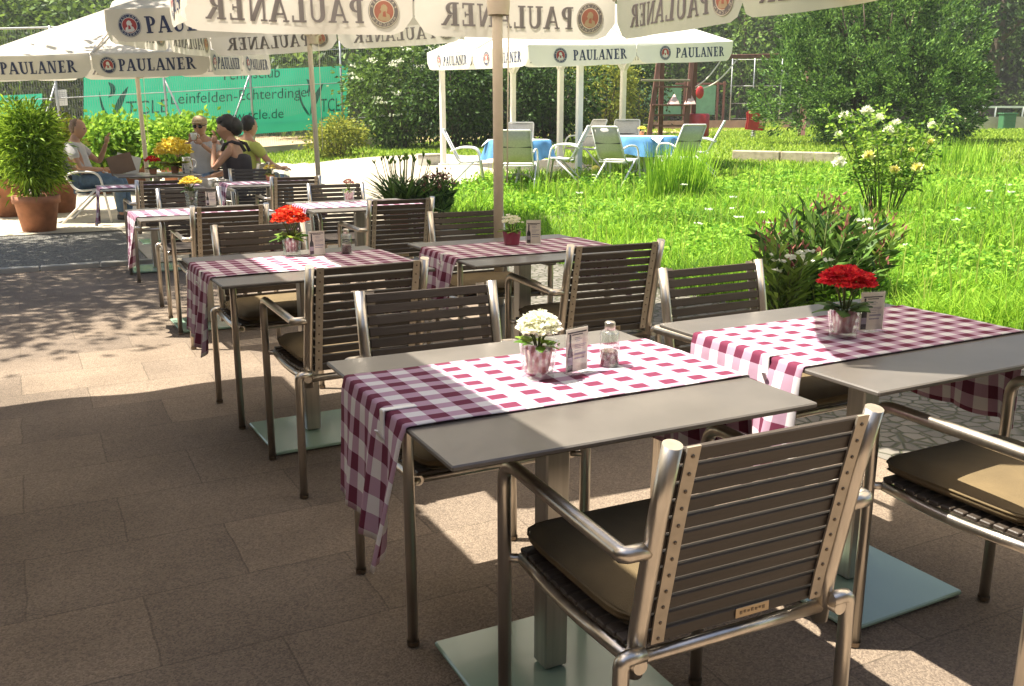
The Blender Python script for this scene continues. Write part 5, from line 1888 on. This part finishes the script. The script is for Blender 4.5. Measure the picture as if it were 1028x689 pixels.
# potted shrubs and laurels at the far left
def potted(name, label, loc, pr, ph, frad, fz, nclump, per, leaf, lm, spread, shell=.4, group="potted shrubs at the far left", flat=.8, wr=.62):
    t = empty(name, loc, 0, label, "potted shrub", group)
    m = MB(); m.lathe([(.001, 0), (pr * .70, 0), (pr * .93, ph * .80), (pr * 1.02, ph * .80), (pr * 1.04, ph), (pr * .92, ph), (pr * .9, ph * .9), (.001, ph * .88)], n=30)
    m.build("pot", M['terracotta'], t)
    m = MB()
    for k in range(7):
        a = k * 2.4; m.tube([(.02 * math.cos(a), .02 * math.sin(a), ph * .85), (frad[0] * .35 * math.cos(a), frad[0] * .35 * math.sin(a), fz), (frad[0] * .6 * math.cos(a), frad[0] * .6 * math.sin(a), fz + frad[2] * .6)], [.018, .012, .004], 6)
    m.build("stems", M['bark'], t)
    crown("foliage", t, (0, 0, fz), frad, nclump, per, spread, leaf, M[lm], shell, flat, wr=wr)
    return t
M['l_potmix'] = leafmat("feathery_pot_leaves", (.07, .15, .012), (.34, .52, .05), .4)
potted("potted_shrub", "tall feathery shrub in a big terracotta pot at the far left edge", gp(40, 233), .26, .44, (.25, .25, .50), .98, 120, 85, .10, 'l_potmix', .08, wr=.2)
potted("potted_shrub", "yellowish plant in a terracotta pot behind the old man's chair", gp(62, 214), .26, .46, (.30, .30, .42), .92, 60, 40, .08, 'l_yellow', .10)
potted("potted_shrub", "plant in an orange pot cut by the left edge", gp(10, 218), .30, .55, (.4, .4, .5), 1.0, 60, 40, .09, 'l_potmix', .11)
for (px, d, r, h, lb) in ((100, 17.0, .48, .42, "bright green laurel behind the old man's head"), (138, 17.6, .44, .38, "bright green laurel left of the far umbrella pole"),
                          (182, 17.0, .40, .40, "bright green laurel right of the far umbrella pole"), (206, 17.6, .38, .40, "bright green laurel behind the capped man")):
    P = gz_at(px, d)
    potted("potted_laurel", lb, P, .30, .50, (r, r, h), .90, 70, 42, .12, 'l_light', .13, .5, "laurels in pots before the banner")

# ------------------------------------------------------------------ people
def skin_mesh(chains, sub=2):
    """chains: list of [(point, radius), ...]; chains whose first point equals an existing point branch off it"""
    verts, rad, edges, key = [], [], [], {}
    for ch in chains:
        prev = None
        for p, r in ch:
            k = tuple(round(c, 4) for c in p)
            if k not in key:
                key[k] = len(verts); verts.append(p); rad.append(r)
            i = key[k]
            if prev is not None and prev != i:
                edges.append((prev, i))
            prev = i
    me = bpy.data.meshes.new("figure"); me.from_pydata(verts, edges, [])
    ob = bpy.data.objects.new("figure", me); C.objects.link(ob)
    ob.modifiers.new("skin", 'SKIN').use_smooth_shade = True
    for i, sv in enumerate(me.skin_vertices[0].data):
        r = rad[i]
        sv.radius = r if isinstance(r, tuple) else (r, r)
        sv.use_root = (i == 0)
    s = ob.modifiers.new("sub", 'SUBSURF'); s.levels = sub; s.render_levels = sub
    dg = bpy.context.evaluated_depsgraph_get(); dg.update()
    out = bpy.data.meshes.new_from_object(ob.evaluated_get(dg))
    v = [tuple(x.co) for x in out.vertices]; f = [list(p.vertices) for p in out.polygons]
    bpy.data.objects.remove(ob); bpy.data.meshes.remove(me); bpy.data.meshes.remove(out)
    return v, f

def head_fn(d):
    # +x is the face: brow, nose, chin, eye hollows
    s = 1.0
    if d.x > .3:
        s += .16 * math.exp(-((d.y / .16) ** 2) - (((d.z + .10) / .20) ** 2))       # nose
        s -= .05 * math.exp(-(((abs(d.y) - .33) / .16) ** 2) - (((d.z - .10) / .12) ** 2))   # eyes
        s += .04 * math.exp(-((d.y / .3) ** 2) - (((d.z + .55) / .12) ** 2))        # lips
        s += .06 * math.exp(-((d.y / .3) ** 2) - (((d.z + .85) / .18) ** 2))        # chin
    s -= .10 * math.exp(-(((abs(d.y) - .85) / .3) ** 2) - (((d.z + .6) / .3) ** 2))     # jaw narrows
    s += .12 * math.exp(-(((abs(d.y) - .98) / .10) ** 2) - ((d.x / .16) ** 2) - (((d.z + .05) / .22) ** 2))   # ears
    return s

def hand(mb, wrist, direction, palm_up, s=1.0):
    w, d = Vector(wrist), Vector(direction).normalized()
    n = Vector(palm_up).normalized(); n = (n - d * n.dot(d)).normalized(); sd = d.cross(n)
    mb.tube([w, w + d * .03 * s, w + d * .085 * s], [.024 * s, .032 * s, .030 * s], 10)
    for k, L_ in enumerate((.062, .074, .070, .055)):
        o = w + d * .075 * s + sd * (.024 - .016 * k) * s
        mb.tube([o, o + d * L_ * .5 * s - n * .004, o + d * L_ * .85 * s - n * .02 * s, o + d * L_ * .95 * s - n * .035 * s], [.0095 * s, .009 * s, .008 * s, .006 * s], 7)
    o = w + d * .03 * s + sd * .026 * s
    mb.tube([o, o + d * .03 * s + sd * .022 * s, o + d * .06 * s + sd * .02 * s - n * .012 * s], [.011 * s, .010 * s, .008 * s], 7)

def person(label, loc, rz, hip, chest, neck, head, knees, feet, elbows, hands_, hdirs, female=False, hair=None, hairmat='hair', top='shirt', sleeves=True, legs='jeans', skirt=False, head_rot=0, extra=None):
    t = empty("person", loc, rz, label, "person", "seated guests")
    V = Vector
    hip, chest, neck, head = V(hip), V(chest), V(neck), V(head)
    k_ = .90 if female else 1.0
    waist = hip.lerp(chest, .5)
    sh = [chest + V((0, s * .175 * k_, .08)) for s in (-1, 1)]
    hj = [hip + V((.02, s * .095, -.01)) for s in (-1, 1)]
    chains = [[(hip, (.145 * k_, .125)), (waist, (.13 * k_, .11)), (chest, (.155 * k_, .115)), (neck, (.058 * k_, .058 * k_)), (neck.lerp(head, .55), (.055 * k_, .055 * k_))]]
    arm, leg = [], []
    for i in (0, 1):
        arm.append([(chest, (.155 * k_, .115)), (sh[i], .062 * k_), (sh[i].lerp(V(elbows[i]), .5), .047 * k_), (V(elbows[i]), .038 * k_), (V(elbows[i]).lerp(V(hands_[i]), .5), .034 * k_), (V(hands_[i]), .024 * k_)])
        kn, ft = V(knees[i]), V(feet[i])
        leg.append([(hip, (.145 * k_, .125)), (hj[i], .10 * k_), (hj[i].lerp(kn, .5), .085 * k_), (kn, .058), (kn.lerp(ft, .4), .055), (ft + V((0, 0, .09)), .036), (ft + V((.05, 0, .04)), .036), (ft + V((.16, 0, .03)), .03)])
    v, f = skin_mesh(chains + arm + leg)
    mb = MB(); mb.add(v, f, 0, True)
    hr = Euler((0, R(8), R(head_rot)))
    mb.ball(head, (.098, .078, .122), 32, 24, 0, hr, head_fn)
    for i in (0, 1):
        hand(mb, hands_[i], hdirs[i], (0, 0, 1) if hdirs[i][2] < .5 else (-1, 0, 0), .95)
    mb.build("body", M['skin'], t)
    hm = hr.to_matrix()
    e = MB()
    for s in (-1, 1):
        e.ball(head + hm @ V((.084, s * .030, .014)), (.010, .013, .009), 10, 7)
    e.build("eyes", M['ink'], t)
    # top
    q_ = 1.0 if sleeves else 1.12
    g = [[(hip + V((0, 0, .0)), (.165 * q_, .165 * q_)), (waist, (.150 * q_, .150 * q_)), (chest.lerp(waist, .2), (.168 * q_, .160 * q_)), (chest + V((0, 0, .03)), (.168 * q_, .140 * q_))] + ([(chest.lerp(neck, .62), (.088 * k_, .078 * k_))] if sleeves else [])]
    if sleeves:
        for i in (0, 1):
            g.append([(chest + V((0, 0, .03)), (.168, .14)), (sh[i], .080 * k_), (sh[i].lerp(V(elbows[i]), .62), .070 * k_)])
    v, f = skin_mesh(g); m = MB(); m.add(v, f, 0, True)
    if not sleeves:
        for s in (-1, 1):
            m.tube([chest + V((.125, s * .085, .06)), chest + V((.09, s * .10, .125)), chest + V((.0, s * .11, .155)), chest + V((-.09, s * .10, .13)), chest + V((-.13, s * .085, .05))], .020, 8)
    m.build("top" if top == 'tank' else "shirt", M[top], t)
    # legs
    g = []
    if skirt:
        for i in (0, 1):
            kn, ft = V(knees[i]), V(feet[i])
            g.append([(hip, (.165, .15)), (hj[i], .125), (hj[i].lerp(kn, .5), .115), (kn, .095), (kn.lerp(ft, .45), .085)])
        g.append([(hip, (.165, .15)), (hip.lerp((V(knees[0]) + V(knees[1])) / 2, .55), .12), ((V(knees[0]) + V(knees[1])) / 2 + V((0, 0, -.02)), .09)])
    else:
        for i in (0, 1):
            kn, ft = V(knees[i]), V(feet[i])
            g.append([(hip, (.158 * k_, .14)), (hj[i], .112 * k_), (hj[i].lerp(kn, .5), .098 * k_), (kn, .075), (kn.lerp(ft, .5), .070), (ft + V((0, 0, .10)), .060)])
    v, f = skin_mesh(g); m = MB(); m.add(v, f, 0, True); m.build("skirt" if skirt else "trousers", M[legs], t)
    for i in (0, 1):
        ft = V(feet[i]); m = MB()
        m.tube([ft + V((-.05, 0, .045)), ft + V((.02, 0, .05)), ft + V((.12, 0, .038)), ft + V((.19, 0, .03))], [.034, .044, .042, .024], 10)
        m.build("shoe", M['shoe'], t)
    if hair:
        m = MB()
        for (c, r) in hair:
            c = head + hm @ V(c)
            ph = random.uniform(0, 6)
            m.ball(c, r, 26, 18, 0, hr, lambda d: 1 + .035 * math.sin(d.x * 17 + ph) * math.sin(d.z * 13) + .03 * math.sin(d.y * 21 + d.z * 9))
        m.build("hair", M[hairmat], t)
    if extra:
        extra(t, head, hm)
    return t

# the old man in the white armchair at the far left, in profile to the right
P = at(92, 190, 12.3); P.z = 0.012
wc = copy_tree(GC0); wc.location = P; wc.rotation_euler.z = R(-27.4 - 90 + 12)
tag(wc, "white tube armchair in which the old man sits", "chair")
for c in kids(wc):
    if c.name.startswith(("seat", "backrest")):
        c.data = c.data.copy(); c.data.materials[0] = M['meshdark']
person("old man with short hair and pale shirt sitting in profile in a white armchair", P + Vector((0, 0, 0)), R(-27.4 + 12), (-.06, 0, .53), (-.17, 0, .90), (-.15, 0, 1.07), (-.09, 0, 1.20),
       [(.38, -.10, .54), (.38, .10, .55)], [(.36, -.10, .01), (.42, .12, .01)], [(-.06, -.26, .70), (.08, .24, .76)], [(.20, -.12, .68), (.22, .10, 1.02)], [(1, .2, 0), (.25, -.1, 1)],
       hair=[((-.035, 0, .02), (.078, .081, .108))], hairmat='hair_g', top='shirt', legs='jeans', head_rot=-6)
# chairs for the group on the right
def seat_at(px, py, d, face_deg, label):
    P = at(px, py, d); P.z = .016
    o = copy_tree(CH0); o.location = P; o.rotation_euler.z = R(face_deg - 90)
    tag(o, label, "chair", G_C)
    return P
P = seat_at(241, 190, 10.5, 152, "slatted armchair in which the dark-haired woman sits")
person("woman with black hair in a dark tank top and pale skirt, chin on her hand", P, R(152), (.0, 0, .55), (.02, 0, .92), (.06, 0, 1.09), (.11, 0, 1.215),
       [(.46, -.09, .56), (.48, .08, .60)], [(.42, -.10, .0), (.78, .10, .20)], [(.16, -.22, .74), (.22, .20, .78)], [(.42, -.04, .66), (.24, .05, 1.06)], [(1, .1, 0), (-.1, -.2, 1)],
       female=True, hair=[((-.03, 0, .045), (.098, .092, .112)), ((-.10, 0, .01), (.085, .085, .10)), ((.03, 0, .09), (.06, .075, .05))], hairmat='hair', top='tank', sleeves=False, legs='skirt', skirt=True, head_rot=10)
P = seat_at(206, 180, 11.9, -118, "slatted armchair of the capped man, mostly hidden")
def capped(t, head, hm):
    m = MB()
    m.ball(head + hm @ Vector((-.01, 0, .055)), (.108, .092, .082), 24, 14)
    m.ball(head + hm @ Vector((.10, 0, .055)), (.07, .07, .012), 18, 8)
    m.build("cap", M['cap'], t)
    m = MB()
    for s in (-1, 1):
        m.ball(head + hm @ Vector((.092, s * .034, .012)), (.014, .030, .022), 14, 9)
        m.tube([head + hm @ Vector((.09, s * .06, .02)), head + hm @ Vector((.0, s * .088, .02))], .004, 5)
    m.build("sunglasses", M['shade_glass'], t)
person("man with a straw cap and sunglasses lifting a cup, pale shirt", P, R(-118), (.0, 0, .55), (-.02, 0, .93), (.02, 0, 1.10), (.05, 0, 1.23),
       [(.44, -.12, .56), (.44, .12, .56)], [(.44, -.12, 0), (.42, .12, 0)], [(.18, -.28, .88), (.14, .28, .82)], [(.25, -.07, 1.06), (.28, .08, 1.02)], [(.1, .5, .6), (.1, -.5, .6)],
       hair=None, top='shirt', legs='jeans', extra=capped)
m = MB(); m.lathe([(.001, 0), (.030, 0), (.040, .07), (.042, .085), (.038, .085), (.034, .03), (.001, .01)], n=18); m.tube(fillet([(.040, 0, .07), (.065, 0, .065), (.062, 0, .03), (.036, 0, .025)], .02), .005, 6)
o = m.build("coffee_cup", M['white_plastic'])
rr = Matrix.Rotation(R(-118), 3, 'Z'); o.location = P + rr @ Vector((.30, 0, 1.07)); tag(o, "white cup in the hands of the capped man", "cup")
P = seat_at(254, 178, 11.9, 20, "slatted armchair of the guest in the yellow green shirt")
person("guest in a yellow green shirt seen from behind, hidden by the black-haired woman", P, R(20), (.0, 0, .55), (-.07, 0, .93), (-.05, 0, 1.10), (.0, 0, 1.225),
       [(.44, -.12, .56), (.44, .12, .56)], [(.44, -.12, 0), (.42, .12, 0)], [(.10, -.28, .76), (.10, .28, .76)], [(.34, -.14, .70), (.34, .14, .70)], [(1, 0, 0), (1, 0, 0)],
       hair=[((-.03, 0, .03), (.092, .088, .112))], hairmat='hair', top='shirt_y', legs='jeans')

# ------------------------------------------------------------------ thin even haze added to soften and lighten the distance
m = MB(); m.box((10, 140, 12), (640, 560, 27))
hz = bpy.data.materials.new("softening_haze"); hz.use_nodes = True
nt = hz.node_tree
for n in list(nt.nodes):
    if n.type == 'BSDF_PRINCIPLED': nt.nodes.remove(n)
pvn = nt.nodes.new("ShaderNodeVolumePrincipled")
pvn.inputs["Color"].default_value = (.98, .97, .92, 1)
pvn.inputs["Density"].default_value = .0009
pvn.inputs["Anisotropy"].default_value = .2
nt.links.new(pvn.outputs[0], nt.nodes["Material Output"].inputs["Volume"])
o = m.build("haze", hz); o["kind"] = "stuff"; o["label"] = "thin even haze added to soften the distant garden"; o["category"] = "haze"
